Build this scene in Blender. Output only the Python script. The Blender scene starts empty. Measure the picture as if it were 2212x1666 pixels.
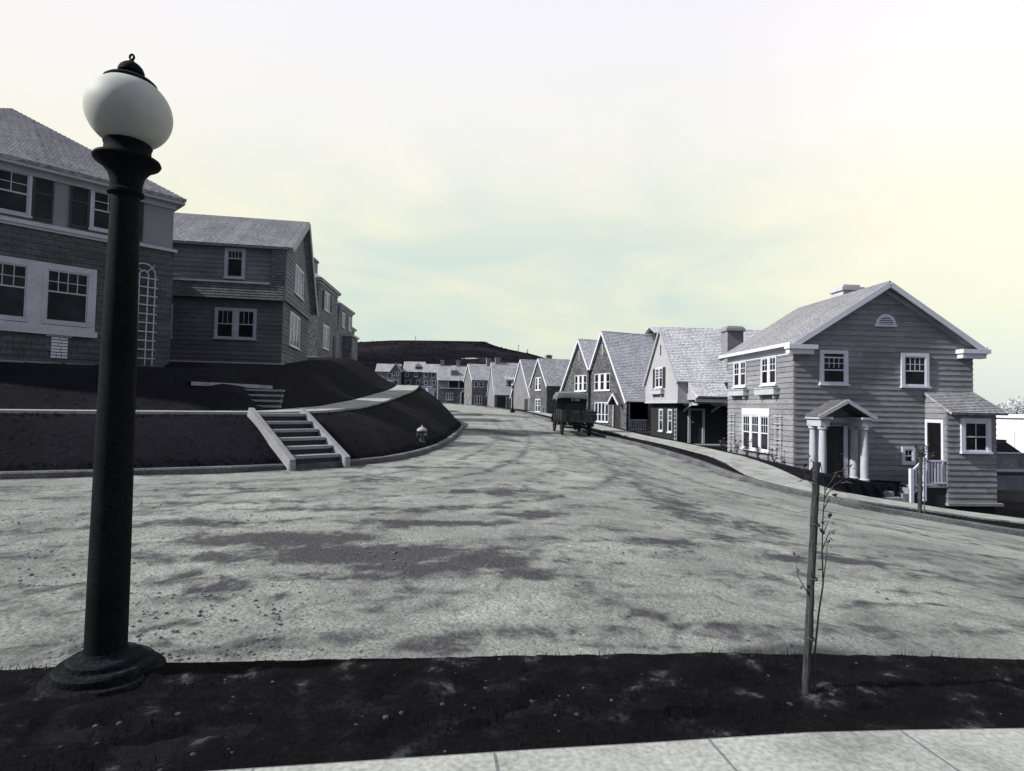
import bpy, math, random
import numpy as np
from mathutils import Vector, Matrix, Euler
random.seed(7); np.random.seed(7)
R = math.radians
scn = bpy.context.scene
COL = scn.collection

# ------------------------------------------------------------------ camera
EYE = 1.42
cam_d = bpy.data.cameras.new('camera'); cam = bpy.data.objects.new('camera', cam_d); COL.objects.link(cam)
cam_d.sensor_fit = 'HORIZONTAL'; cam_d.sensor_width = 36.0
cam_d.lens = 36.0 * 1250 / 2212
cam_d.clip_start = 0.05; cam_d.clip_end = 6000
cam.matrix_world = Matrix.Translation((0, 0, EYE)) @ (Matrix.Rotation(R(92.0), 4, 'X') @ Matrix.Rotation(R(1.15), 4, 'Z'))
scn.camera = cam

# ------------------------------------------------------------------ sky, sun, exposure
SUN_DIR = Vector((-0.80, -0.17, 0.62)).normalized()
w = bpy.data.worlds.new('World'); scn.world = w; w.use_nodes = True
nt = w.node_tree; nt.nodes.clear()
def N(nt, typ, **kw):
    n = nt.nodes.new(typ)
    for k, v in kw.items():
        if k.startswith('i_'):
            n.inputs[k[2:].replace('_', ' ')].default_value = v
        else: setattr(n, k, v)
    return n
def ramp(nt, stops, interp='LINEAR'):
    n = nt.nodes.new('ShaderNodeValToRGB'); cr = n.color_ramp; cr.interpolation = interp
    while len(cr.elements) > 1: cr.elements.remove(cr.elements[-1])
    for i, (p, c) in enumerate(stops):
        if not isinstance(c, (tuple, list)): c = (c, c, c)
        e = cr.elements[0] if i == 0 else cr.elements.new(p)
        e.position = p; e.color = (c[0], c[1], c[2], 1)
    return n
def mth(nt, op, a, b=None, clamp=False):
    n = nt.nodes.new('ShaderNodeMath'); n.operation = op; n.use_clamp = clamp
    for i, v in enumerate((a, b)):
        if v is None: continue
        if isinstance(v, (int, float)): n.inputs[i].default_value = v
        else: nt.links.new(v, n.inputs[i])
    return n.outputs[0]
def mixc(nt, fac, a, b, blend='MIX'):
    n = nt.nodes.new('ShaderNodeMix'); n.data_type = 'RGBA'; n.blend_type = blend; n.clamp_factor = True
    for sock, v in ((n.inputs[0], fac), (n.inputs[6], a), (n.inputs[7], b)):
        if isinstance(v, (int, float)): sock.default_value = v
        elif isinstance(v, (tuple, list)): sock.default_value = (v[0], v[1], v[2], 1)
        else: nt.links.new(v, sock)
    return n.outputs[2]
def build_sky():
    out = N(nt, 'ShaderNodeOutputWorld')
    sky = N(nt, 'ShaderNodeTexSky'); sky.sky_type = 'NISHITA'; sky.sun_disc = False
    sky.sun_elevation = math.asin(SUN_DIR.z); sky.sun_rotation = math.atan2(SUN_DIR.x, SUN_DIR.y)
    sky.air_density = 1.0; sky.dust_density = 4.0
    b1 = N(nt, 'ShaderNodeBackground'); b1.inputs[1].default_value = 0.10
    nt.links.new(sky.outputs[0], b1.inputs[0])
    tc = N(nt, 'ShaderNodeTexCoord')
    sep = N(nt, 'ShaderNodeSeparateXYZ'); nt.links.new(tc.outputs['Generated'], sep.inputs[0])
    # thin bright cloud sheet: colour drifts with height and in broad soft cloud shapes
    mp = N(nt, 'ShaderNodeMapping'); mp.inputs['Scale'].default_value = (1.6, 1.6, 4.2)
    nt.links.new(tc.outputs['Generated'], mp.inputs[0])
    n1 = N(nt, 'ShaderNodeTexNoise'); n1.inputs['Scale'].default_value = 1.5; n1.inputs['Detail'].default_value = 6; n1.inputs['Roughness'].default_value = .55; n1.inputs['Distortion'].default_value = .4
    nt.links.new(mp.outputs[0], n1.inputs['Vector'])
    high = ramp(nt, [(0.0, (.60, .66, .60)), (0.06, (.66, .71, .63)), (0.14, (.75, .76, .58)), (0.28, (.86, .82, .63)), (0.42, (.87, .84, .77)), (0.6, (.84, .82, .88)), (1.0, (.84, .83, .9))])
    nt.links.new(sep.outputs[2], high.inputs[0])
    side = ramp(nt, [(0.0, (.95, .93, .97)), (0.3, (1.0, 1.0, 1.0)), (0.62, (1.0, 1.0, 1.0)), (.80, (1.12, 1.10, 1.12)), (1, (1.22, 1.18, 1.20))])
    nt.links.new(mth(nt, 'MULTIPLY_ADD', sep.outputs[0], .5), side.inputs[0])
    side.inputs[0].links[0].from_node.inputs[2].default_value = .5
    c = mixc(nt, 1.0, high.outputs[0], side.outputs[0], 'MULTIPLY')
    grey = ramp(nt, [(0.36, 0.0), (0.60, 1.0)])
    nt.links.new(n1.outputs[0], grey.inputs[0])
    lowband = ramp(nt, [(0.0, 1.0), (0.24, .9), (0.42, .25), (.6, .1)])
    nt.links.new(sep.outputs[2], lowband.inputs[0])
    f = mth(nt, 'MULTIPLY', grey.outputs[0], lowband.outputs[0])
    front = ramp(nt, [(0.75, .15), (0.985, 1.0)]); nt.links.new(sep.outputs[1], front.inputs[0])
    f = mth(nt, 'MULTIPLY', f, front.outputs[0])
    c2 = mixc(nt, mth(nt, 'MULTIPLY', f, .78), c, (.46, .62, .60))
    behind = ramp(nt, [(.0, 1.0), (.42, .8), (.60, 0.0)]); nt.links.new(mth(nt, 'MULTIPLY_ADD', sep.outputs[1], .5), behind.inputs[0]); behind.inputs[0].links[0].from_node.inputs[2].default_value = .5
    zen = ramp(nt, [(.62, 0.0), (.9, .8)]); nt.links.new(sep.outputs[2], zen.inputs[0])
    c2 = mixc(nt, mth(nt, 'MAXIMUM', behind.outputs[0], zen.outputs[0]), c2, (.27, .295, .37))  # unseen sky behind camera and overhead darkened to deepen shade on facing walls
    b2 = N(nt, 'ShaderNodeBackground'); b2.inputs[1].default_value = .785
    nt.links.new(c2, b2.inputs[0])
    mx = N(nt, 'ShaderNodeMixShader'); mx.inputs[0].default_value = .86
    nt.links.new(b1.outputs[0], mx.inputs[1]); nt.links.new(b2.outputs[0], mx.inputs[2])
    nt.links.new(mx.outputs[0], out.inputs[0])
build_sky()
sun_d = bpy.data.lights.new('sun', 'SUN'); sun_d.energy = 3.7; sun_d.angle = R(1.5); sun_d.color = (1, .99, .93)
sun = bpy.data.objects.new('sun', sun_d); COL.objects.link(sun)
sun.rotation_euler = SUN_DIR.to_track_quat('Z', 'Y').to_euler(); sun.location = (-20, 0, 40)
vs = scn.view_settings
vs.view_transform = 'Standard'; vs.look = 'None'; vs.gamma = 1; vs.exposure = 0.66; vs.use_curve_mapping = False

# ------------------------------------------------------------------ materials
def tint(v, warm=0.0):
    return (v * (0.98 + warm), v * (0.985 + warm * .4), v * (1.07 - warm))
def mat(name, v, var=.25, scale=2.0, fine=30.0, finevar=.2, rough=.85, bump=.25, bumpscale=None, brick=None, coord='UV', warm=0.0, spec=.25, streak=None, metallic=0.0):
    m = bpy.data.materials.new(name); m.use_nodes = True
    nt = m.node_tree; bs = nt.nodes['Principled BSDF']
    bs.inputs['Roughness'].default_value = rough; bs.inputs['Specular IOR Level'].default_value = spec; bs.inputs['Metallic'].default_value = metallic
    tc = N(nt, 'ShaderNodeTexCoord'); vec = tc.outputs[coord]
    col = tint(v, warm)
    if brick:
        bw, bh, mort, mfac, bvar = brick
        # small wobble so courses never look ruled
        wn = N(nt, 'ShaderNodeTexNoise'); wn.inputs['Scale'].default_value = 1.3; wn.inputs['Detail'].default_value = 2
        nt.links.new(vec, wn.inputs['Vector'])
        wob = N(nt, 'ShaderNodeVectorMath', operation='MULTIPLY_ADD'); nt.links.new(wn.outputs['Color'], wob.inputs[0])
        wob.inputs[1].default_value = (.03, .025, 0); nt.links.new(vec, wob.inputs[2])
        b = N(nt, 'ShaderNodeTexBrick'); b.inputs['Scale'].default_value = 1; b.inputs['Brick Width'].default_value = bw; b.inputs['Row Height'].default_value = bh
        b.inputs['Mortar Size'].default_value = mort; b.inputs['Mortar Smooth'].default_value = .2; b.inputs['Bias'].default_value = 0
        b.inputs['Color1'].default_value = (*[c * (1 - bvar) for c in col], 1); b.inputs['Color2'].default_value = (*[c * (1 + bvar) for c in col], 1)
        b.inputs['Mortar'].default_value = (*[c * mfac for c in col], 1)
        nt.links.new(wob.outputs[0], b.inputs['Vector']); cur = b.outputs['Color']; bfac = b.outputs['Fac']
    else:
        cur = col; bfac = None
    n1 = N(nt, 'ShaderNodeTexNoise'); n1.inputs['Scale'].default_value = scale; n1.inputs['Detail'].default_value = 6; n1.inputs['Roughness'].default_value = .6
    nt.links.new(vec, n1.inputs['Vector'])
    r1 = ramp(nt, [(.28, 1 - var * 1.3), (.5, 1.0), (.72, 1 + var * 1.3)]); nt.links.new(n1.outputs[0], r1.inputs[0])
    cur = mixc(nt, 1.0, cur, r1.outputs[0], 'MULTIPLY')
    n2 = N(nt, 'ShaderNodeTexNoise'); n2.inputs['Scale'].default_value = fine; n2.inputs['Detail'].default_value = 4
    if streak:
        mp = N(nt, 'ShaderNodeMapping'); mp.inputs['Scale'].default_value = streak; nt.links.new(vec, mp.inputs[0]); nt.links.new(mp.outputs[0], n2.inputs['Vector'])
    else: nt.links.new(vec, n2.inputs['Vector'])
    r2 = ramp(nt, [(.3, 1 - finevar * 1.5), (.7, 1 + finevar * 1.5)]); nt.links.new(n2.outputs[0], r2.inputs[0])
    cur = mixc(nt, 1.0, cur, r2.outputs[0], 'MULTIPLY')
    nt.links.new(cur, bs.inputs['Base Color'])
    bp = N(nt, 'ShaderNodeBump'); bp.inputs['Strength'].default_value = bump; bp.inputs['Distance'].default_value = .02
    h = n2.outputs[0]
    if bfac is not None:
        h = mth(nt, 'SUBTRACT', mth(nt, 'MULTIPLY', n2.outputs[0], .5), bfac)
    nt.links.new(h, bp.inputs['Height']); nt.links.new(bp.outputs[0], bs.inputs['Normal'])
    return m
MT = {}
MT['siding'] = mat('grey_stained_siding', .215, var=.16, scale=.8, fine=9, finevar=.22, streak=(.35, 6, 1), bump=.35, brick=(2.7, .205, .0, .5, .17))
MT['siding_dark'] = mat('dark_stained_siding', .115, var=.2, scale=.8, fine=9, finevar=.25, streak=(.35, 6, 1), bump=.35, brick=(2.6, .2, .0, .5, .12))
MT['siding_left'] = mat('dim_stained_siding', .17, var=.16, scale=.8, fine=9, finevar=.22, streak=(.35, 6, 1), bump=.35, brick=(3.1, .21, .0, .5, .12))
MT['shade_soil_boards'] = mat('near_black_boards', .022, var=.2, scale=.8, fine=9, finevar=.25, streak=(.35, 6, 1), bump=.3)  # near black carries the jetty's shade in its colour; also soil-dark foundation
MT['shingle_wall'] = mat('dark_shingle_wall', .08, var=.2, scale=1.1, fine=22, finevar=.25, brick=(.28, .19, .010, .6, .16), bump=.5)
MT['shingle_mid'] = mat('weathered_shingle_wall', .13, var=.2, scale=1.1, fine=22, finevar=.25, brick=(.17, .13, .009, .45, .22), bump=.5)
MT['roof_left'] = mat('grey_weathered_shingles', .30, var=.20, scale=.9, fine=10, finevar=.36, streak=(.7, 1.0, 1), bump=.5)
MT['roof_far'] = mat('far_roof_shingles', .31, var=.22, scale=.6, fine=5, finevar=.36, streak=(.7, 1.0, 1), bump=.5)
MT['stucco_far'] = mat('far_stucco', .17, var=.15, scale=.6, fine=12, finevar=.2, bump=.4)
MT['roof_light'] = mat('pale_roof_shingles', .50, var=.20, scale=.9, fine=10, finevar=.36, streak=(.7, 1.0, 1), bump=.5)
MT['roof_grey'] = mat('grey_roof_shingles', .28, var=.20, scale=.9, fine=10, finevar=.36, streak=(.7, 1.0, 1), bump=.5)
MT['roof_dark'] = mat('dark_roof_shingles', .12, var=.20, scale=.9, fine=10, finevar=.36, streak=(.7, 1.0, 1), bump=.5)
MT['brick'] = mat('dark_brickwork', .075, var=.35, scale=.8, fine=6, finevar=.5, brick=(.23, .078, .011, 1.5, .35), bump=.3)
MT['brick_mid'] = mat('brown_brickwork', .13, var=.35, scale=.8, fine=6, finevar=.45, brick=(.23, .078, .011, 1.35, .3), bump=.3)
MT['stucco'] = mat('pale_stucco', .36, var=.1, scale=.9, fine=45, finevar=.13, bump=.5)
MT['stucco_grey'] = mat('grey_roughcast', .22, var=.1, scale=1.2, fine=55, finevar=.25, bump=.6)
MT['white'] = mat('white_paint', .60, var=.06, scale=2, fine=24, finevar=.06, rough=.55, bump=.1, warm=-.03)
MT['offwhite'] = mat('weathered_white_paint', .42, var=.12, scale=2, fine=24, finevar=.1, rough=.65, bump=.15, warm=-.02)
MT['trim_grey'] = mat('grey_trim_paint', .33, var=.1, scale=2, fine=24, finevar=.1, rough=.65, bump=.15)
MT['concrete'] = mat('pale_concrete', .23, var=.16, scale=1.6, fine=34, finevar=.16, bump=.35, coord='Object')
MT['kerb'] = mat('kerb_concrete', .10, var=.35, scale=1.4, fine=22, finevar=.25, bump=.5, coord='Object')
MT['wood_and_riser_shade'] = mat('dark_wood_and_riser_shade', .03, var=.2, fine=14, finevar=.25, streak=(8, .6, 1), rough=.6, bump=.2)  # dark wood of doors; on step risers the colour stands in for shade
MT['shutter'] = mat('dark_shutter_paint', .035, var=.2, fine=20, rough=.6, bump=.2)
MT['chimney'] = mat('chimney_render', .2, var=.15, scale=2, fine=30, finevar=.2, bump=.5)
MT['chimney_pale'] = mat('pale_chimney_render', .45, var=.12, scale=2, fine=30, finevar=.15, bump=.4)
MT['iron'] = mat('dark_cast_iron', .008, warm=-.15, var=.3, scale=4, fine=60, finevar=.3, rough=.8, bump=.05, coord='Object', spec=.06)
MT['pedestal'] = mat('lamp_pedestal_iron', .011, warm=-.12, var=.5, scale=6, fine=50, finevar=.4, rough=.75, bump=.2, coord='Object', spec=.05)
MT['stake'] = mat('weathered_stake_wood', .04, var=.3, scale=4, fine=16, finevar=.35, streak=(10, 10, .9), bump=.6, coord='Object')
MT['twig'] = mat('twig_bark', .06, var=.3, scale=10, fine=60, bump=.4, coord='Object')
MT['blade'] = mat('dark_grass_blades', .010, var=.4, scale=.8, fine=9, finevar=.4, coord='Object', rough=.9, spec=.03, warm=-.08)
MT['leaf'] = mat('leaf', .05, var=.3, scale=10, fine=40, rough=.6, bump=.1, coord='Object')
MT['stone'] = mat('rubble_stone', .22, var=.4, scale=3, fine=20, finevar=.3, bump=.6, coord='Object')
MT['clod'] = mat('pale_clods', .04, var=.6, scale=2, fine=30, finevar=.35, bump=.6, coord='Object')
MT['gravel'] = mat('gravel', .11, var=.5, scale=9, fine=60, finevar=.25, bump=.4, coord='Object')
MT['truck'] = mat('truck_black_paint', .018, var=.4, scale=2, fine=20, finevar=.3, rough=.55, bump=.1, coord='Object', spec=.3)
MT['truck_wood'] = mat('truck_bed_boards', .028, var=.35, scale=3, fine=18, finevar=.3, bump=.3, coord='Object')
MT['canvas'] = mat('truck_canvas', .13, var=.2, scale=2, fine=60, finevar=.15, bump=.3, coord='Object')
MT['canvas_dark'] = mat('truck_curtain', .014, var=.3, scale=2, fine=60, finevar=.2, bump=.3, coord='Object')
MT['rubber'] = mat('tyre_rubber', .015, var=.3, scale=8, fine=40, rough=.8, bump=.2, coord='Object')
MT['spoke'] = mat('wheel_spokes', .06, var=.3, scale=8, fine=40, rough=.6, bump=.2, coord='Object')
MT['hydrant'] = mat('hydrant_dark_paint', .06, var=.3, scale=8, fine=40, rough=.6, coord='Object')
MT['hydrant_top'] = mat('hydrant_pale_paint', .30, var=.15, scale=8, fine=40, rough=.6, coord='Object')
MT['pole'] = mat('pole_wood', .03, var=.2, scale=3, coord='Object')
MT['pale_far'] = mat('far_pale_wall', .85, var=.06, scale=.5, fine=12, finevar=.08, bump=.2, warm=.01)  # pale stucco with the washed-out distance haze put into its colour
MT['window_haze'] = mat('haze_pale_windows', .72, var=.06, scale=.5, fine=12, finevar=.08, bump=.2)  # windows coloured pale to paint in haze over them
MT['opening'] = mat('doorway_shade', .007, var=.3, fine=14, rough=.8, bump=.1, spec=.05)  # near black painting in the darkness inside the side doorway
MT['board'] = mat('weathered_boards', .22, var=.3, scale=1.2, fine=12, finevar=.3, streak=(9, .6, 1), bump=.4)
MT['foliage_far'] = mat('haze_pale_foliage', .5, var=.4, scale=1.5, fine=12, coord='Object', rough=.9)  # leaves coloured pale in place of haze in the air
def glass_mat():
    m = bpy.data.materials.new('window_glass'); m.use_nodes = True; nt = m.node_tree; bs = nt.nodes['Principled BSDF']
    tc = N(nt, 'ShaderNodeTexCoord'); n = N(nt, 'ShaderNodeTexNoise'); n.inputs['Scale'].default_value = 1.1; n.inputs['Detail'].default_value = 3
    nt.links.new(tc.outputs['Object'], n.inputs['Vector'])
    r = ramp(nt, [(.35, (.008, .008, .011)), (.7, (.035, .033, .04))]); nt.links.new(n.outputs[0], r.inputs[0]); nt.links.new(r.outputs[0], bs.inputs['Base Color'])
    bs.inputs['Roughness'].default_value = .12; bs.inputs['Specular IOR Level'].default_value = .12
    bp = N(nt, 'ShaderNodeBump'); bp.inputs['Strength'].default_value = .04; nt.links.new(n.outputs[0], bp.inputs['Height']); nt.links.new(bp.outputs[0], bs.inputs['Normal'])
    return m
MT['glass'] = glass_mat()
def globe_mat():
    m = bpy.data.materials.new('opal_globe_glass'); m.use_nodes = True; nt = m.node_tree; bs = nt.nodes['Principled BSDF']
    tc = N(nt, 'ShaderNodeTexCoord'); n = N(nt, 'ShaderNodeTexNoise'); n.inputs['Scale'].default_value = 7; n.inputs['Detail'].default_value = 8
    nt.links.new(tc.outputs['Object'], n.inputs['Vector'])
    r = ramp(nt, [(.3, (.36, .375, .36)), (.7, (.47, .49, .46))]); nt.links.new(n.outputs[0], r.inputs[0]); nt.links.new(r.outputs[0], bs.inputs['Base Color'])
    bs.inputs['Roughness'].default_value = .6; bs.inputs['Specular IOR Level'].default_value = .15
    return m
MT['globe'] = globe_mat()
def ground_mat():
    m = bpy.data.materials.new('dark_soil_and_turf'); m.use_nodes = True; nt = m.node_tree; bs = nt.nodes['Principled BSDF']
    bs.inputs['Roughness'].default_value = 1; bs.inputs['Specular IOR Level'].default_value = .05
    tc = N(nt, 'ShaderNodeTexCoord'); v = tc.outputs['Object']
    n1 = N(nt, 'ShaderNodeTexNoise'); n1.inputs['Scale'].default_value = .35; n1.inputs['Detail'].default_value = 8; n1.inputs['Roughness'].default_value = .65; nt.links.new(v, n1.inputs['Vector'])
    n2 = N(nt, 'ShaderNodeTexNoise'); n2.inputs['Scale'].default_value = 9; n2.inputs['Detail'].default_value = 8; n2.inputs['Roughness'].default_value = .7; nt.links.new(v, n2.inputs['Vector'])
    a = ramp(nt, [(.3, (.0065, .0065, .0095)), (.55, (.011, .011, .0155)), (.8, (.024, .0235, .030))]); nt.links.new(n1.outputs[0], a.inputs[0])
    b = ramp(nt, [(.3, .5), (.62, 1.1), (.8, 2.2)]); nt.links.new(n2.outputs[0], b.inputs[0])
    nt.links.new(mixc(nt, 1.0, a.outputs[0], b.outputs[0], 'MULTIPLY'), bs.inputs['Base Color'])
    bp = N(nt, 'ShaderNodeBump'); bp.inputs['Strength'].default_value = .8; bp.inputs['Distance'].default_value = .06
    nt.links.new(n2.outputs[0], bp.inputs['Height']); nt.links.new(bp.outputs[0], bs.inputs['Normal'])
    return m
MT['ground'] = ground_mat()
def verge_mat():
    m = bpy.data.materials.new('dark_verge_soil'); m.use_nodes = True; nt = m.node_tree; bs = nt.nodes['Principled BSDF']
    bs.inputs['Roughness'].default_value = 1; bs.inputs['Specular IOR Level'].default_value = .05
    tc = N(nt, 'ShaderNodeTexCoord'); v = tc.outputs['Object']
    n1 = N(nt, 'ShaderNodeTexNoise'); n1.inputs['Scale'].default_value = 4.2; n1.inputs['Detail'].default_value = 9; n1.inputs['Roughness'].default_value = .62; nt.links.new(v, n1.inputs['Vector'])
    n2 = N(nt, 'ShaderNodeTexNoise'); n2.inputs['Scale'].default_value = 38; n2.inputs['Detail'].default_value = 6; n2.inputs['Roughness'].default_value = .7; nt.links.new(v, n2.inputs['Vector'])
    a = ramp(nt, [(.3, (.004, .004, .005)), (.54, (.007, .0065, .008)), (.61, (.016, .0155, .018)), (.70, (.10, .103, .106))]); nt.links.new(n1.outputs[0], a.inputs[0])
    b = ramp(nt, [(.3, .45), (.55, 1.0), (.75, 1.8)]); nt.links.new(n2.outputs[0], b.inputs[0])
    nt.links.new(mixc(nt, 1.0, a.outputs[0], b.outputs[0], 'MULTIPLY'), bs.inputs['Base Color'])
    bp = N(nt, 'ShaderNodeBump'); bp.inputs['Strength'].default_value = .9; bp.inputs['Distance'].default_value = .03
    nt.links.new(n2.outputs[0], bp.inputs['Height']); nt.links.new(bp.outputs[0], bs.inputs['Normal'])
    return m
MT['verge'] = verge_mat()
def hill_mat():
    m = bpy.data.materials.new('dark_hill_scrub'); m.use_nodes = True; nt = m.node_tree; bs = nt.nodes['Principled BSDF']
    bs.inputs['Roughness'].default_value = 1; bs.inputs['Specular IOR Level'].default_value = .0
    tc = N(nt, 'ShaderNodeTexCoord'); v = tc.outputs['Object']
    n1 = N(nt, 'ShaderNodeTexNoise'); n1.inputs['Scale'].default_value = .012; n1.inputs['Detail'].default_value = 10; n1.inputs['Roughness'].default_value = .68; nt.links.new(v, n1.inputs['Vector'])
    n2 = N(nt, 'ShaderNodeTexNoise'); n2.inputs['Scale'].default_value = .12; n2.inputs['Detail'].default_value = 6; n2.inputs['Roughness'].default_value = .7; nt.links.new(v, n2.inputs['Vector'])
    a = ramp(nt, [(.3, (.005, .005, .007)), (.5, (.010, .0095, .012)), (.72, (.026, .024, .029))]); nt.links.new(n1.outputs[0], a.inputs[0])
    b = ramp(nt, [(.3, .6), (.7, 1.5)]); nt.links.new(n2.outputs[0], b.inputs[0])
    nt.links.new(mixc(nt, 1.0, a.outputs[0], b.outputs[0], 'MULTIPLY'), bs.inputs['Base Color'])
    return m
MT['hill'] = hill_mat()
def road_mat():
    m = bpy.data.materials.new('worn_dirt_road'); m.use_nodes = True; nt = m.node_tree; bs = nt.nodes['Principled BSDF']
    bs.inputs['Roughness'].default_value = .95; bs.inputs['Specular IOR Level'].default_value = .08
    tc = N(nt, 'ShaderNodeTexCoord'); v = tc.outputs['Object']
    at = N(nt, 'ShaderNodeAttribute'); at.attribute_name = 'damp'
    def noise(sc, det, ro, vec=None, dist=0.0):
        n = N(nt, 'ShaderNodeTexNoise'); n.inputs['Scale'].default_value = sc; n.inputs['Detail'].default_value = det; n.inputs['Roughness'].default_value = ro; n.inputs['Distortion'].default_value = dist
        nt.links.new(vec if vec is not None else v, n.inputs['Vector']); return n.outputs[0]
    n1 = noise(.42, 9, .6); n2 = noise(3.4, 9, .68, dist=.6); n3 = noise(30, 6, .72); n4 = noise(1.15, 10, .66, dist=.8); n5 = noise(9, 8, .7)
    vo = N(nt, 'ShaderNodeTexVoronoi'); vo.inputs['Scale'].default_value = 30; nt.links.new(v, vo.inputs['Vector'])
    base = ramp(nt, [(.3, (.20, .212, .20)), (.5, (.285, .302, .28)), (.7, (.385, .412, .375))]); nt.links.new(n1, base.inputs[0])
    c = base.outputs[0]
    # scuffed mid-tone patches everywhere the wheels have moved the dust
    e0 = mth(nt, 'ADD', n4, mth(nt, 'MULTIPLY', mth(nt, 'SUBTRACT', n5, .5), .45)); e0 = mth(nt, 'ADD', e0, mth(nt, 'MULTIPLY', mth(nt, 'SUBTRACT', n3, .5), .3))
    sc = ramp(nt, [(.44, 0.0), (.66, 1.0)]); nt.links.new(e0, sc.inputs[0])
    c = mixc(nt, mth(nt, 'MULTIPLY', sc.outputs[0], .68), c, (.135, .132, .145))
    # stains and ruts
    e = mth(nt, 'ADD', at.outputs['Fac'], mth(nt, 'MULTIPLY', mth(nt, 'SUBTRACT', n2, .5), 1.7))
    e = mth(nt, 'ADD', e, mth(nt, 'MULTIPLY', mth(nt, 'SUBTRACT', n4, .5), .9))
    e = mth(nt, 'ADD', e, mth(nt, 'MULTIPLY', mth(nt, 'SUBTRACT', n5, .5), .6))
    e = mth(nt, 'ADD', e, mth(nt, 'MULTIPLY', mth(nt, 'SUBTRACT', n3, .5), .7))
    st = ramp(nt, [(.28, 0.0), (.66, 1.0)]); nt.links.new(e, st.inputs[0])
    c = mixc(nt, mth(nt, 'MULTIPLY', st.outputs[0], .9), c, (.052, .049, .060))
    fr = ramp(nt, [(.30, .48), (.5, 1.0), (.70, 1.55)]); nt.links.new(n3, fr.inputs[0])
    c = mixc(nt, 1.0, c, fr.outputs[0], 'MULTIPLY')
    mo = ramp(nt, [(.3, .78), (.5, 1.0), (.7, 1.18)]); nt.links.new(n5, mo.inputs[0]); c = mixc(nt, 1.0, c, mo.outputs[0], 'MULTIPLY')
    nt.links.new(c, bs.inputs['Base Color'])
    h = mth(nt, 'ADD', mth(nt, 'MULTIPLY', n3, .9), mth(nt, 'MULTIPLY', vo.outputs['Distance'], -.35))
    h = mth(nt, 'ADD', h, mth(nt, 'MULTIPLY', n5, 1.5))
    bp = N(nt, 'ShaderNodeBump'); bp.inputs['Strength'].default_value = .8; bp.inputs['Distance'].default_value = .04
    nt.links.new(h, bp.inputs['Height']); nt.links.new(bp.outputs[0], bs.inputs['Normal'])
    return m
MT['road'] = road_mat()
def walk_mat():
    m = bpy.data.materials.new('sidewalk_concrete'); m.use_nodes = True; nt = m.node_tree; bs = nt.nodes['Principled BSDF']
    bs.inputs['Roughness'].default_value = .9; bs.inputs['Specular IOR Level'].default_value = .15
    tc = N(nt, 'ShaderNodeTexCoord'); v = tc.outputs['UV']
    b = N(nt, 'ShaderNodeTexBrick'); b.offset = 0; b.inputs['Scale'].default_value = 1; b.inputs['Brick Width'].default_value = .9; b.inputs['Row Height'].default_value = .8; b.inputs['Mortar Size'].default_value = .008; b.inputs['Mortar Smooth'].default_value = .3
    b.inputs['Color1'].default_value = (.29, .30, .285, 1); b.inputs['Color2'].default_value = (.345, .358, .34, 1); b.inputs['Mortar'].default_value = (.16, .16, .17, 1); nt.links.new(v, b.inputs['Vector'])
    n1 = N(nt, 'ShaderNodeTexNoise'); n1.inputs['Scale'].default_value = 1.6; n1.inputs['Detail'].default_value = 9; n1.inputs['Roughness'].default_value = .65; nt.links.new(v, n1.inputs['Vector'])
    n2 = N(nt, 'ShaderNodeTexNoise'); n2.inputs['Scale'].default_value = 40; n2.inputs['Detail'].default_value = 5; nt.links.new(v, n2.inputs['Vector'])
    r1 = ramp(nt, [(.3, .48), (.48, .95), (.7, 1.15)]); nt.links.new(n1.outputs[0], r1.inputs[0])
    r2 = ramp(nt, [(.3, .70), (.7, 1.2)]); nt.links.new(n2.outputs[0], r2.inputs[0])
    c = mixc(nt, 1.0, mixc(nt, 1.0, b.outputs[0], r1.outputs[0], 'MULTIPLY'), r2.outputs[0], 'MULTIPLY')
    nt.links.new(c, bs.inputs['Base Color'])
    bp = N(nt, 'ShaderNodeBump'); bp.inputs['Strength'].default_value = .3; bp.inputs['Distance'].default_value = .01; nt.links.new(n2.outputs[0], bp.inputs['Height']); nt.links.new(bp.outputs[0], bs.inputs['Normal'])
    return m
MT['walk'] = walk_mat()

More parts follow.
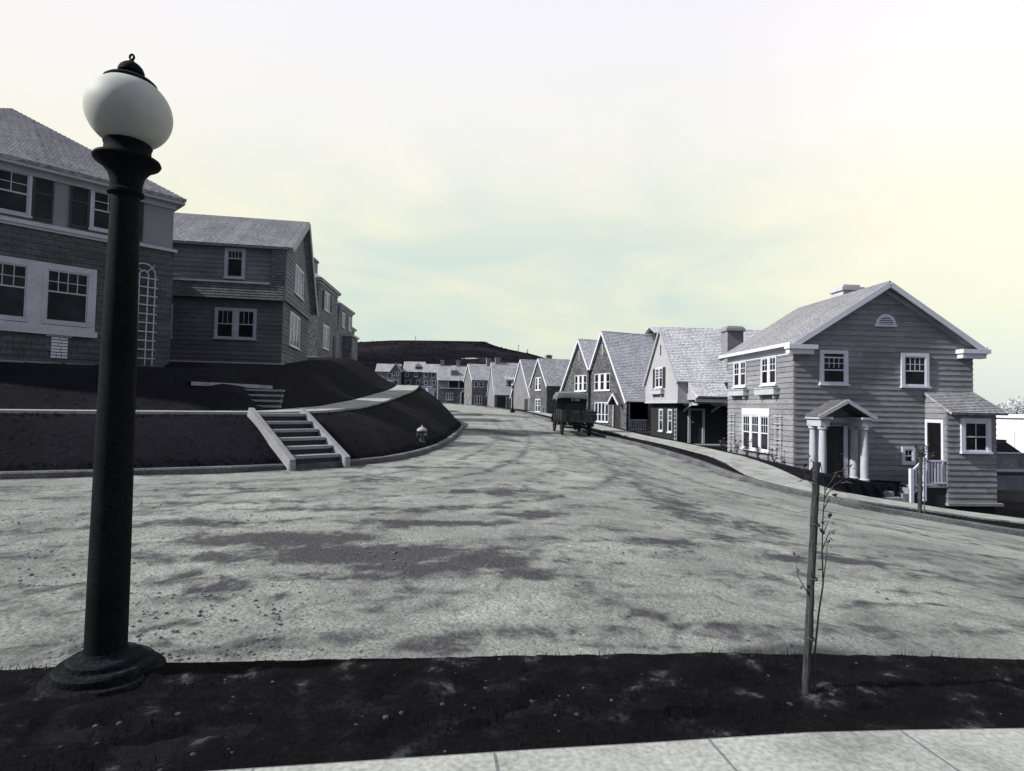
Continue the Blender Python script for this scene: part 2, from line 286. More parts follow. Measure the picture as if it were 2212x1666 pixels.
# ------------------------------------------------------------------ mesh builder
class MB:
    def __init__(s, M=None): s.v = []; s.f = []; s.uv = []; s.M = M
    def P(s, p):
        p = Vector(p); return s.M @ p if s.M is not None else p
    def poly(s, pts, uvs=None):
        q = [s.P(p) for p in pts]
        i0 = len(s.v); s.v += [tuple(p) for p in q]; s.f.append(tuple(range(i0, i0 + len(q))))
        if uvs is None:
            n = Vector((0, 0, 0))
            for a in range(len(q)):
                p, r = q[a], q[(a + 1) % len(q)]
                n += Vector(((p.y - r.y) * (p.z + r.z), (p.z - r.z) * (p.x + r.x), (p.x - r.x) * (p.y + r.y)))
            if n.length < 1e-12: n = Vector((0, 0, 1))
            n.normalize()
            if abs(n.z) > .97: U, V = Vector((1, 0, 0)), Vector((0, 1, 0))
            else:
                U = Vector((0, 0, 1)).cross(n).normalized(); V = n.cross(U)
            uvs = [(p.dot(U), p.dot(V)) for p in q]
        s.uv += uvs
    def hexa(s, b, t):   # bottom ring (ccw seen from above), top ring
        s.poly(t); s.poly(list(reversed(b)))
        for i in range(len(b)):
            j = (i + 1) % len(b); s.poly([b[i], b[j], t[j], t[i]])
    def box(s, x0, x1, y0, y1, z0, z1):
        b = [(x0, y0, z0), (x1, y0, z0), (x1, y1, z0), (x0, y1, z0)]
        t = [(x, y, z1) for x, y, _ in b]; s.hexa(b, t)
    def fbox(s, F, u0, u1, v0, v1, w0, w1):   # box in a wall frame: u along, v up, w out
        g = lambda u, v, w_: F.at(u, v, w_)
        s.hexa([g(u0, v0, w1), g(u1, v0, w1), g(u1, v0, w0), g(u0, v0, w0)], [g(u0, v1, w1), g(u1, v1, w1), g(u1, v1, w0), g(u0, v1, w0)])
    def beam(s, p, q, wd, ht, up=(0, 0, 1)):
        p, q = Vector(p), Vector(q); d = (q - p).normalized(); up = Vector(up)
        sd = d.cross(up).normalized(); u2 = sd.cross(d).normalized()
        c = [(-wd / 2, -ht / 2), (wd / 2, -ht / 2), (wd / 2, ht / 2), (-wd / 2, ht / 2)]
        A = [p + sd * a + u2 * b for a, b in c]; B = [q + sd * a + u2 * b for a, b in c]
        s.poly(A); s.poly(list(reversed(B)))
        for i in range(4):
            j = (i + 1) % 4; s.poly([A[j], A[i], B[i], B[j]])
    def lathe(s, prof, c=(0, 0, 0), seg=32):
        c = Vector(c)
        for k in range(len(prof) - 1):
            (r0, z0), (r1, z1) = prof[k], prof[k + 1]
            for i in range(seg):
                a, b = 2 * math.pi * i / seg, 2 * math.pi * (i + 1) / seg
                pts = []
                if r0 > 1e-6: pts += [c + Vector((r0 * math.cos(a), r0 * math.sin(a), z0)), c + Vector((r0 * math.cos(b), r0 * math.sin(b), z0))]
                else: pts += [c + Vector((0, 0, z0))]
                if r1 > 1e-6: pts += [c + Vector((r1 * math.cos(b), r1 * math.sin(b), z1)), c + Vector((r1 * math.cos(a), r1 * math.sin(a), z1))]
                else: pts += [c + Vector((0, 0, z1))]
                if len(pts) > 2: s.poly(pts)
    def tube(s, pts, rad, seg=8, cap=True):
        pts = [Vector(p) for p in pts]; rings = []
        if isinstance(rad, (int, float)): rad = [rad] * len(pts)
        ref = Vector((.31, .17, .93))
        for i, p in enumerate(pts):
            d = (pts[min(i + 1, len(pts) - 1)] - pts[max(i - 1, 0)]).normalized()
            a = d.cross(ref)
            if a.length < .1: a = d.cross(Vector((1, 0, 0)))
            a.normalize(); b = d.cross(a)
            rings.append([p + (a * math.cos(2 * math.pi * k / seg) + b * math.sin(2 * math.pi * k / seg)) * rad[i] for k in range(seg)])
        for i in range(len(rings) - 1):
            for k in range(seg):
                l = (k + 1) % seg; s.poly([rings[i][k], rings[i][l], rings[i + 1][l], rings[i + 1][k]])
        if cap: s.poly(list(reversed(rings[0]))); s.poly(rings[-1])
    def prism(s, poly, y0, y1, F):   # polygon (u,v) in frame F extruded from w=y0 to w=y1
        A = [F.at(u, v, y1) for u, v in poly]; B = [F.at(u, v, y0) for u, v in poly]
        s.poly(A); s.poly(list(reversed(B)))
        for i in range(len(poly)):
            j = (i + 1) % len(poly); s.poly([B[i], B[j], A[j], A[i]])
    def build(s, name, m, parent=None, smooth=False, weld=True):
        me = bpy.data.meshes.new(name); me.from_pydata(s.v, [], s.f)
        ul = me.uv_layers.new(name='UVMap')
        ul.data.foreach_set('uv', np.array(s.uv, dtype=np.float32).ravel())
        if smooth:
            import bmesh
            bm = bmesh.new(); bm.from_mesh(me); bmesh.ops.remove_doubles(bm, verts=bm.verts, dist=1e-5); bm.to_mesh(me); bm.free()
            me.polygons.foreach_set('use_smooth', [True] * len(me.polygons)); me.set_sharp_from_angle(angle=R(38))
        me.materials.append(MT[m] if isinstance(m, str) else m); me.update()
        o = bpy.data.objects.new(name, me); COL.objects.link(o)
        if parent is not None: o.parent = parent
        return o
class Frame:   # a wall plane: origin, direction along, outward normal
    def __init__(s, o, u, n, v=(0, 0, 1)): s.o, s.u, s.n, s.v = Vector(o), Vector(u).normalized(), Vector(n).normalized(), Vector(v).normalized()
    def at(s, u, v, w_=0): return s.o + s.u * u + s.v * v + s.n * w_
def clip(poly, v0, v1):
    def half(pl, lim, keep):
        out = []
        for i in range(len(pl)):
            a, b = pl[i], pl[(i + 1) % len(pl)]
            ia, ib = keep(a[1], lim), keep(b[1], lim)
            if ia: out.append(a)
            if ia != ib:
                t = (lim - a[1]) / (b[1] - a[1]); out.append((a[0] + (b[0] - a[0]) * t, lim))
        return out
    p = half(poly, v0, lambda v, l: v >= l - 1e-9)
    return half(p, v1, lambda v, l: v <= l + 1e-9) if len(p) > 2 else []
def courses(mb, F, poly, h, proud, base=0.004):
    v = min(p[1] for p in poly); vm = max(p[1] for p in poly)
    while v < vm - 1e-4:
        pl = clip(poly, v, min(v + h, vm))
        if len(pl) > 2:
            mb.poly([F.at(a, b, base + proud * (1 - (b - v) / h)) for a, b in pl])
            lo = [p for p in pl if abs(p[1] - v) < 1e-6]
            if len(lo) >= 2:
                a, b = min(p[0] for p in lo), max(p[0] for p in lo)
                mb.poly([F.at(a, v, 0), F.at(b, v, 0), F.at(b, v, base + proud), F.at(a, v, base + proud)])
            for i in range(len(pl)):       # close the ends
                a, b = pl[i], pl[(i + 1) % len(pl)]
                if abs(a[1] - b[1]) > 1e-6:
                    wa, wb = base + proud * (1 - (a[1] - v) / h), base + proud * (1 - (b[1] - v) / h)
                    mb.poly([F.at(*a, wa), F.at(*a, 0), F.at(*b, 0), F.at(*b, wb)])
        v += h
def tag(o, label=None, cat=None, group=None, kind=None):
    if label: o['label'] = label
    if cat: o['category'] = cat
    if group: o['group'] = group
    if kind: o['kind'] = kind
    return o
def thing(name, loc, rz, label, cat, group=None):
    o = bpy.data.objects.new(name, None); COL.objects.link(o); o.location = loc; o.rotation_euler = (0, 0, rz); o.empty_display_size = .3
    return tag(o, label, cat, group)
def copy_tree(o, parent=None):
    c = o.copy(); COL.objects.link(c); c.parent = parent
    for ch in list(o.children): copy_tree(ch, c)
    return c

# ------------------------------------------------------------------ street lines and land
def spline(P, step=.5):
    P = [np.array(p, float) for p in P]; P = [2 * P[0] - P[1]] + P + [2 * P[-1] - P[-2]]; out = []
    for i in range(1, len(P) - 2):
        p0, p1, p2, p3 = P[i - 1:i + 3]; n = max(2, int(np.linalg.norm(p2 - p1) / (step if np.hypot(*p1) < 36 else 2.5)))
        for k in range(n):
            t = k / n
            out.append(.5 * ((2 * p1) + (-p0 + p2) * t + (2 * p0 - 5 * p1 + 4 * p2 - p3) * t * t + (-p0 + 3 * p1 - 3 * p2 + p3) * t ** 3))
    out.append(P[-2]); return np.array(out)
KL = spline([(-45, 1.5), (-26, 5.2), (-15, 8.4), (-9.4, 10.75), (-6.9, 11.95), (-5.3, 12.85), (-4.0, 14.05), (-3.05, 15.9), (-2.6, 18.6), (-2.45, 22), (-2.6, 29), (-3.1, 38), (-4.6, 47), (-7.4, 57), (-12, 68), (-20, 82), (-34, 98), (-62, 118), (-125, 145)])
KR = spline([(-118, 180), (-64, 152), (-34, 132), (-16, 116), (-7.5, 102), (-3.5, 90), (-.8, 80), (1.2, 70), (2.5, 60), (3.4, 50), (4.1, 40), (4.75, 32.5), (6.1, 26.5), (6.75, 22), (6.8, 18.6), (7.05, 17.3), (7.65, 16.3), (8.7, 15.5), (10.4, 14.8), (12.4, 14.2), (20, 12.6), (45, 10)])
KN = spline([(45, 3.2), (12, 4.3), (6, 4.0), (3.3, 3.77), (1.8, 3.63), (0, 3.44), (-1.9, 3.25), (-2.75, 3.13), (-7, 2.3), (-16, -.4), (-45, -9)], .25)
ROADPOLY = np.vstack([KL, KR, KN])
def zroad(x, y):
    x = np.asarray(x, float); y = np.asarray(y, float)
    base = np.interp(y, [0, 13, 24, 32, 45, 60, 80, 110, 150, 200], [-.13, -.13, -.09, -.03, .10, .36, .82, 1.5, 3.0, 5.6])
    dx = np.interp(x, [0, 1.2, 2.4, 4, 6.75, 8.7, 12.4, 15, 20, 45], [0, .03, .12, .29, .62, .90, 1.38, 1.62, 1.95, 2.9])
    sy = np.interp(y, [2, 4, 10, 15, 18.6, 28, 36, 50, 60], [.35, .5, .9, 1, .85, .5, .25, .05, 0])
    return base - dx * sy
def inside(px, py, poly):
    r = np.zeros(px.shape, bool); n = len(poly); j = n - 1
    for i in range(n):
        xi, yi = poly[i]; xj, yj = poly[j]
        if yi != yj:
            c = ((yi > py) != (yj > py)) & (px < (xj - xi) * (py - yi) / (yj - yi) + xi); r ^= c
        j = i
    return r
def nearest(px, py, K):
    d = np.full(px.shape, 1e9); qx = np.zeros(px.shape); qy = np.zeros(px.shape)
    for i in range(len(K) - 1):
        a, b = K[i], K[i + 1]; e = b - a; l2 = e @ e
        t = np.clip(((px - a[0]) * e[0] + (py - a[1]) * e[1]) / l2, 0, 1)
        x, y = a[0] + t * e[0], a[1] + t * e[1]; dd = (px - x) ** 2 + (py - y) ** 2
        m = dd < d; d = np.where(m, dd, d); qx = np.where(m, x, qx); qy = np.where(m, y, qy)
    return np.sqrt(d), qx, qy
YS = [5, 12, 16, 20, 26, 34, 42, 48, 60, 90, 150, 200]
def H_side(y): return np.interp(y, YS, [1.0, 1.07, 1.12, 1.22, 1.5, 2.1, 2.74, 2.55, 2.45, 2.8, 4.5, 7.0])
def W_bank(y): return np.interp(y, [5, 12, 18, 26, 42, 60], [2.2, 2.25, 2.7, 3.1, 3.1, 3.2])
def H_plat(y): return np.interp(y, [5, 12, 16, 20, 26, 34, 43, 55, 90, 130, 200], [2.3, 2.40, 2.5, 2.7, 3.02, 3.85, 4.6, 4.95, 5.3, 6.6, 8])
def sm(t): t = np.clip(t, 0, 1); return t * t * (3 - 2 * t)
def far_base(x, y): return np.interp(x / np.maximum(y, 1), [.25, .5, .8], [5.6, -2, -7])
def hill_h(x, y):
    r = np.sqrt(x * x + y * y) + 1e-6; q = x / np.maximum(y, 1)
    crest = np.interp(q, [-1.2, -.8, -.5, -.274, -.205, -.12, -.045, -.028, .035, .06, .16, .32, .6, 1.0], [20, 40, 54, 60, 62, 62, 62.5, 57.5, 51, 47, 30, 14, 4, -2])
    t = np.clip((y - 190) / 420, 0, 1); f = t ** 1.25 * (1.0 - .12 * np.sin(t * 6.0) * (1 - t))
    back = np.interp(y, [610, 800, 1500], [1, 1.0, .8])
    return crest * f * back
def land(x, y):
    x = np.asarray(x, float); y = np.asarray(y, float)
    dl, lx, ly = nearest(x, y, KL); dr, rx, ry = nearest(x, y, KR); dn, nx, ny = nearest(x, y, KN)
    ins = inside(x, y, ROADPOLY)
    # left block
    zk = zroad(lx, ly); W = W_bank(ly); Hs = H_side(ly); Hp = H_plat(ly); d = dl
    t1 = np.clip((d - .2) / (W - .2), 0, 1); s1 = t1 + .10 * np.sin(t1 * math.pi)
    z1 = zk + .10 + (Hs - zk - .10) * s1
    t2 = np.clip((d - W - 1.5) / 3.3, 0, 1)
    zl = np.where(d < W, z1, Hs + (Hp - Hs) * (t2 * .6 + sm(t2) * .4))
    # right block
    zk = zroad(rx, ry); zr_ = zk + .115 - .015 * np.minimum(dr, 2.9) - .17 * np.clip(dr - 2.9, 0, 3.6) - .04 * np.clip(dr - 6.5, 0, 10)
    # near block
    zn = zroad(nx, ny) + .125 + .01 * np.minimum(dn, 2)
    best = np.where((dl <= dr) & (dl <= dn), zl, np.where(dr <= dn, zr_, zn))
    dm = np.minimum(np.minimum(dl, dr), dn)
    z = np.where(ins | (dm < .12), zroad(x, y) - .4, best)
    far = sm((y - 130) / 60)
    return np.where(y > 130, z * (1 - far) + far * far_base(x, y), z) + np.where(y > 190, hill_h(x, y), 0)
def lz(x, y): return float(land(np.array([x]), np.array([y]))[0])
def axis(lo, hi, flo, fhi, st, grow=1.18):
    a = list(np.arange(flo, fhi + 1e-6, st)); s_ = st; p = a[0]; pre = []
    while p > lo: s_ *= grow; p -= s_; pre.append(max(p, lo))
    s_ = st; p = a[-1]; post = []
    while p < hi: s_ *= grow; p += s_; post.append(min(p, hi))
    return np.array(pre[::-1] + a + post)
def grid_obj(name, xs, ys, zf, m, keep=None, smooth=True):
    X, Y = np.meshgrid(xs, ys); Z = zf(X.ravel(), Y.ravel()).reshape(X.shape)
    nx, ny = len(xs), len(ys)
    V = np.stack([X.ravel(), Y.ravel(), Z.ravel()], 1)
    i = np.arange(nx * ny).reshape(ny, nx)
    q = np.stack([i[:-1, :-1], i[:-1, 1:], i[1:, 1:], i[1:, :-1]], -1).reshape(-1, 4)
    if keep is not None:
        cx = V[q][:, :, 0].mean(1); cy = V[q][:, :, 1].mean(1); q = q[keep(cx, cy)]
        used = np.unique(q); mp = np.full(len(V), -1); mp[used] = np.arange(len(used)); V = V[used]; q = mp[q]
    me = bpy.data.meshes.new(name); me.vertices.add(len(V)); me.vertices.foreach_set('co', V.astype(np.float32).ravel())
    me.loops.add(len(q) * 4); me.loops.foreach_set('vertex_index', q.astype(np.int32).ravel())
    me.polygons.add(len(q)); me.polygons.foreach_set('loop_start', np.arange(0, len(q) * 4, 4, dtype=np.int32)); me.polygons.foreach_set('loop_total', np.full(len(q), 4, dtype=np.int32))
    me.update(calc_edges=True); me.validate()
    if smooth: me.polygons.foreach_set('use_smooth', [True] * len(me.polygons))
    me.materials.append(MT[m]); o = bpy.data.objects.new(name, me); COL.objects.link(o); return o, V
g, _ = grid_obj('ground', axis(-1500, 1500, -22, 20, .25), axis(-300, 195, 8.5, 62, .25), land, 'ground'); tag(g, kind='structure')
g, _ = grid_obj('hill', np.concatenate([np.arange(-1500, -400, 50), np.arange(-400, 400, 10), np.arange(400, 1501, 50)]), np.concatenate([np.arange(180, 700, 10), np.arange(700, 2501, 100)]),
                lambda x, y: far_base(x, y) + hill_h(x, np.maximum(y, 190)) + np.where(y < 195, -.5, 0) + 1.2 * np.sin(x * .021) * np.sin(y * .017) * sm((y - 260) / 200), 'hill'); tag(g, kind='structure')
# road
STAINS = [  # x, y, half length, half width, angle, strength: damp and oily patches, wheel-worn streaks
    (-2.59, 6.55, 1.33, 0.48, 5, 0.79), (-1.43, 6.03, 1.43, 0.48, 5, 0.84), (-2.72, 5.75, 0.80, 0.30, 4, 0.64), (-0.91, 7.61, 1.46, 0.29, 6, 0.64), (-2.68, 8.43, 1.99, 0.25, 6, 0.54), (-0.22, 5.77, 0.55, 0.27, 4, 0.74), (0.22, 5.40, 0.39, 0.21, 4, 0.69), (-0.87, 5.55, 0.79, 0.22, 4, 0.74), (-3.78, 7.33, 1.12, 0.33, 6, 0.54), (-0.84, 10.39, 0.31, 0.33, 8, 0.89), (-0.01, 10.50, 1.02, 0.73, 8, 0.54), (0.33, 8.39, 0.68, 0.50, 6, 0.54), (-0.50, 8.87, 0.99, 0.24, 7, 0.54), (-2.23, 11.57, 1.09, 0.41, 9, 0.49), (3.01, 9.49, 0.95, 1.70, 7, 0.52), (2.95, 11.65, 0.68, 2.62, 8, 0.46), (3.63, 8.79, 0.88, 0.99, 6, 0.52), (1.91, 7.06, 0.81, 0.36, 5, 0.54), (2.77, 7.57, 0.56, 0.40, 5, 0.54), (2.98, 15.13, 0.38, 6.01, 11, 0.37), (3.19, 6.69, 0.33, 0.25, 4, 0.64), (4.12, 6.93, 0.81, 0.25, 4, 0.64), (4.60, 6.73, 0.68, 0.17, 4, 0.59), (3.93, 7.28, 0.36, 0.17, 5, 0.54), (3.18, 5.13, 0.25, 0.14, 3, 0.54), (3.83, 5.61, 0.32, 0.11, 3, 0.49), (3.81, 5.28, 0.22, 0.12, 3, 0.49), (0.97, 4.48, 0.18, 0.08, 3, 0.54), (1.29, 4.13, 0.20, 0.07, 3, 0.64), (1.57, 4.29, 0.21, 0.08, 3, 0.69), (1.21, 4.44, 0.14, 0.08, 3, 0.54), (0.47, 4.09, 0.10, 0.05, 3, 0.64), (1.05, 4.25, 0.14, 0.05, 3, 0.54), (-3.67, 4.75, 0.36, 0.10, 4, 0.64), (-3.29, 4.15, 0.28, 0.09, 3, 0.64), (-4.53, 6.49, 0.39, 0.17, 5, 0.54), (-5.47, 6.64, 0.29, 0.18, 5, 0.44), (-2.72, 3.77, 0.43, 0.10, 3, 0.59), (-2.95, 3.62, 0.16, 0.09, 3, 0.64), (-2.43, 4.83, 0.37, 0.14, 4, 0.64), (-2.83, 5.19, 0.24, 0.11, 4, 0.59), (-1.77, 4.69, 0.11, 0.06, 4, 0.64), (-2.27, 4.07, 0.19, 0.12, 3, 0.69), (-2.21, 3.76, 0.14, 0.10, 3, 0.69), (-2.41, 3.94, 0.12, 0.08, 3, 0.64), (0.62, 3.82, 0.77, 0.05, 3, 0.54), (-0.28, 3.74, 0.59, 0.04, 3, 0.44), (-1.16, 3.74, 0.73, 0.06, 3, 0.44), (-0.03, 15.74, 0.63, 0.76, 11, 0.44), (1.26, 11.41, 0.56, 0.33, 8, 0.44), (1.40, 9.30, 0.61, 0.26, 7, 0.42), (1.38, 7.54, 0.43, 0.23, 5, 0.46), (0.52, 5.91, 0.24, 0.12, 4, 0.46), (1.08, 5.86, 0.28, 0.14, 4, 0.46), (-0.28, 25.84, 0.62, 3.03, 20, 0.54), (-1.40, 32.53, 1.30, 7.48, 25, 0.54), (-1.44, 60.88, 2.98, 18.00, 41, 0.49), (-2.28, 14.14, 1.68, 0.41, 11, 0.54), (-3.12, 12.17, 1.13, 0.30, 9, 0.49), (-4.12, 10.33, 2.41, 0.27, 8, 0.44), (-4.09, 8.86, 1.78, 0.20, 7, 0.49), (1.29, 21.12, 1.39, 1.15, 15, 0.39), (2.92, 18.58, 0.93, 1.07, 13, 0.39)]
def offset(K, d):
    K = np.asarray(K); T = np.gradient(K, axis=0); T /= np.linalg.norm(T, axis=1)[:, None]
    return K + np.stack([-T[:, 1], T[:, 0]], 1) * np.reshape(d, (-1, 1))
RUTS = [[(-14, 7.6), (-8, 9.2), (-4, 10.9), (-1.6, 13.2), (-.5, 17.5), (.1, 26), (-.1, 38), (-1.2, 52)], [(-14, 5.4), (-6, 7.3), (-.6, 9.8), (1.6, 13.5), (2.3, 19), (2.2, 28), (1.6, 40), (.4, 54)],
    [(16, 10.2), (10, 11.0), (6.2, 12.3), (4.4, 15.0), (3.7, 20), (3.2, 27), (2.4, 36)], [(-12, 4.0), (-4, 5.5), (2, 6.4), (7, 8.0), (14, 9.4)], [(-9, 3.0), (-2, 4.4), (3, 5.2), (9, 6.6)]]
def damp(x, y):
    r = np.zeros(x.shape)
    for k, rt in enumerate(RUTS):
        K = spline(rt, .6)
        for o, wd, st in ((-.72, .24, .44), (.72, .22, .40), (.2, .55, .30), (-1.6, .18, .30), (1.5, .2, .28)):
            d = nearest(x, y, offset(K, o))[0]; r = np.maximum(r, st * 1.1 * np.exp(-(d / wd) ** 2))
    for K, wd, st in ((KL, .45, .55), (KR, .5, .6), (KN, .16, .62)): r = np.maximum(r, st * np.exp(-(nearest(x, y, K)[0] / wd) ** 1.5))
    for sx, sy, a, b, an, s_ in STAINS:
        c, n = math.cos(R(an)), math.sin(R(an)); u = ((x - sx) * c + (y - sy) * n) / a; v = (-(x - sx) * n + (y - sy) * c) / b
        r = np.maximum(r, s_ * 1.22 * np.exp(-(u * u + v * v) ** 1.3))
    return r
def keep_road(cx, cy):
    dm = np.minimum(np.minimum(nearest(cx, cy, KL)[0], nearest(cx, cy, KR)[0]), nearest(cx, cy, KN)[0])
    return inside(cx, cy, ROADPOLY) | (dm < .16)
road, V = grid_obj('road', axis(-60, 45, -9.5, 13, .12, 1.12), axis(-9, 160, 3, 20, .12, 1.06), lambda x, y: zroad(x, y) + .012 * np.sin(x * 2.1 + y * .7) * np.sin(y * 1.7 - x * .4), 'road', keep_road)
tag(road, kind='structure')
at = road.data.attributes.new('damp', 'FLOAT', 'POINT'); at.data.foreach_set('value', damp(V[:, 0], V[:, 1]).astype(np.float32))

def kerb(K, wid=.19, sgn=1, top=.13):
    mb = MB(); n = len(K); rnd = random.Random(3)
    prof = []
    A = [offset(K, sgn * o) for o in (-.015, 0.0, .03, wid)]
    rows = []
    for i in range(n):
        z = float(zroad(*K[i])); j = rnd.uniform(-.006, .006)
        rows.append([(A[0][i][0], A[0][i][1], z - .3), (A[1][i][0], A[1][i][1], z + top - .03 + j), (A[2][i][0], A[2][i][1], z + top + j), (A[3][i][0], A[3][i][1], z + top + j), (A[3][i][0], A[3][i][1], z - .3)])
    for i in range(n - 1):
        for k in range(4):
            q = [rows[i][k], rows[i + 1][k], rows[i + 1][k + 1], rows[i][k + 1]]
            mb.poly(q if sgn < 0 else q[::-1])
    return tag(mb.build('kerb', 'kerb', smooth=True), kind='structure')
kerb(KL, .19, 1); kerb(KR, .19, 1); kerb(KN, .12, 1, .02)

def strip(name, K, d0, d1, zf, m, n_across=4, thick=.10, kind='structure'):
    """a paved strip between two offsets of a line; edges have real thickness"""
    A = np.array([offset(K, np.asarray(d0) + (np.asarray(d1) - np.asarray(d0)) * k / n_across) for k in range(n_across + 1)])
    Z = np.array([zf(a[:, 0], a[:, 1]) for a in A]); mb = MB()
    L = np.concatenate([[0], np.cumsum(np.linalg.norm(np.diff(K, axis=0), axis=1))])
    dd0 = np.broadcast_to(np.asarray(d0, float), (len(K),)); dd1 = np.broadcast_to(np.asarray(d1, float), (len(K),))
    for k in range(n_across):
        for i in range(len(K) - 1):
            idx = [(k, i), (k, i + 1), (k + 1, i + 1), (k + 1, i)]
            pts = [(A[a][b][0], A[a][b][1], Z[a][b]) for a, b in idx]
            uv = [(L[b], dd0[b] + (dd1[b] - dd0[b]) * a / n_across) for a, b in idx]
            mb.poly(pts, uv)
    for k, fl in ((0, False), (n_across, True)):
        for i in range(len(K) - 1):
            a, b = (A[k][i][0], A[k][i][1], Z[k][i]), (A[k][i + 1][0], A[k][i + 1][1], Z[k][i + 1])
            q = [b, a, (a[0], a[1], a[2] - thick), (b[0], b[1], b[2] - thick)]
            mb.poly(q[::-1] if fl else q)
    return tag(mb.build(name, m), kind=kind)
# left raised sidewalk
KLs = KL[(KL[:, 0] > -30) & (KL[:, 1] < 62)]
wl = W_bank(KLs[:, 1])
def near_left(x, y): d, qx, qy = nearest(np.asarray(x), np.asarray(y), KL); return H_side(qy) + .05
strip('sidewalk', KLs, wl - .02, wl + 1.45, near_left, 'walk', thick=.14)
# right sidewalk round the corner
KRs = KR[(KR[:, 1] < 75) & (KR[:, 0] < 30)]
par = np.array([(-y if x < 7.0 or y > 17.3 else x) for x, y in KRs])
strip_w = np.where((KRs[:, 1] > 17.0), np.interp(KRs[:, 1], [17.0, 19.0, 23, 40], [.2, .6, 1.2, 1.2]), np.interp(KRs[:, 0], [8.8, 10.2, 13, 16], [.2, .85, 1.7, 2.0]))
strip('sidewalk', KRs, strip_w, strip_w + np.interp(KRs[:, 1], [13, 15, 16.5, 19, 24], [1.3, 1.4, 1.7, 1.5, 1.35]), lambda x, y: land(x, y) + .045, 'walk', thick=.12)
# near sidewalk behind the verge
KNs = spline([(8, 3.3), (2.42, 2.69), (.13, 2.355), (-3, 1.9), (-8, 1.2)], .4)
strip('sidewalk', KNs, 0, 1.5, lambda x, y: land(x, y) + .05, 'walk', n_across=3)
# near verge: rough soil with real lumps
from mathutils import noise as mnoise
def verge_z(x, y):
    z = land(x, y); dn = nearest(x, y, KN)[0]
    z = np.where(dn < .12, zroad(x, y) + .12, z); ins = inside(x, y, ROADPOLY); sd = np.where(ins, -dn, dn)
    wob = np.array([mnoise.noise(Vector((a * 5, b * 5, 3.3))) for a, b in zip(x, y)]) * .018
    f = sm((sd + wob + .05) / .13)
    n = np.array([mnoise.fractal(Vector((a * 3.1, b * 3.1, 0)), 1.0, 2.0, 5) for a, b in zip(x, y)])
    dk = y - np.interp(x, KNs[::-1, 0], KNs[::-1, 1]); n = np.where(dk < .25, np.minimum(n, .0) * sm(dk / .25), n)
    return np.where(f < .02, zroad(x, y) - .05, z * 0 + np.where(sd < .13, zroad(x, y) + .10, z) - .14 + (.16 + .045 * n * sm((sd - .02) / .35)) * f)
def keep_verge(cx, cy):
    dn = nearest(cx, cy, KN)[0]; ds = nearest(cx, cy, KNs)[0]
    below = cy > np.interp(cx, KNs[::-1, 0], KNs[::-1, 1]) - .05
    return ((~inside(cx, cy, ROADPOLY)) | (dn < .12)) & below
vg, _ = grid_obj('verge', np.arange(-4.6, 5.2, .025), np.arange(.9, 3.9, .025), verge_z, 'verge', keep_verge); tag(vg, kind='structure')

# ------------------------------------------------------------------ windows, doors
def window(root, F, u, v, wd, ht, lights=1, grid=(2, 2), trim=.10, mull=.09, base=.03, sill=True, m='white', top_ratio=.5, both=False, ajar=0.0, name='window', lowgrid=None, label=None, thin=1.0):
    """sash window centred at u, bottom at v; trim + sashes in one mesh, each run of glass a pane"""
    mb = MB(); a0, a1 = u - wd / 2, u + wd / 2
    o = base + .035
    mb.fbox(F, a0 - trim, a0, v - .02, v + ht + trim, 0, o); mb.fbox(F, a1, a1 + trim, v - .02, v + ht + trim, 0, o)
    mb.fbox(F, a0, a1, v + ht, v + ht + trim, 0, o - .002)
    if sill: mb.fbox(F, a0 - trim - .03, a1 + trim + .03, v - .09, v - .02, 0, o + .05)
    else: mb.fbox(F, a0 - trim, a1 + trim, v - trim, v - .02, 0, o)
    lw = (wd - mull * (lights - 1)) / lights; sf = .045 * thin
    gl = MB()
    for k in range(lights):
        l0 = a0 + k * (lw + mull); l1 = l0 + lw
        if k: mb.fbox(F, l0 - mull, l0, v - .02, v + ht, 0, o - .004)
        tv = v + ht * (1 - top_ratio)
        mb.fbox(F, l0, l0 + sf, v - .02, v + ht, 0, base + .014); mb.fbox(F, l1 - sf, l1, v - .02, v + ht, 0, base + .014)
        mb.fbox(F, l0 + sf, l1 - sf, v - .02, v + sf * 1.2, 0, base + .012); mb.fbox(F, l0 + sf, l1 - sf, v + ht - sf - ajar, v + ht - ajar, 0, base + .012)
        mb.fbox(F, l0 + sf, l1 - sf, tv - .022 - ajar * .5, tv + .022 - ajar * .5, 0, base + .018)
        c, r = grid; mt = .011 * thin
        for i in range(1, c): x = l0 + sf + (lw - 2 * sf) * i / c; mb.fbox(F, x - mt, x + mt, tv + .022, v + ht - sf - ajar, 0, base + .010)
        for i in range(1, r): y = tv + (v + ht - sf - tv - ajar) * i / r; mb.fbox(F, l0 + sf, l1 - sf, y - mt, y + mt, 0, base + .009)
        if lowgrid:
            c, r = lowgrid
            for i in range(1, c): x = l0 + sf + (lw - 2 * sf) * i / c; mb.fbox(F, x - mt, x + mt, v, tv - .022, 0, base + .010)
        gl.poly([F.at(l0 + .01, v, base + .004), F.at(l1 - .01, v, base + .004), F.at(l1 - .01, v + ht, base + .004), F.at(l0 + .01, v + ht, base + .004)])
    wo = mb.build(name, m, root); gl.build('pane', 'glass', wo)
    if label: wo['label'] = label
    return wo
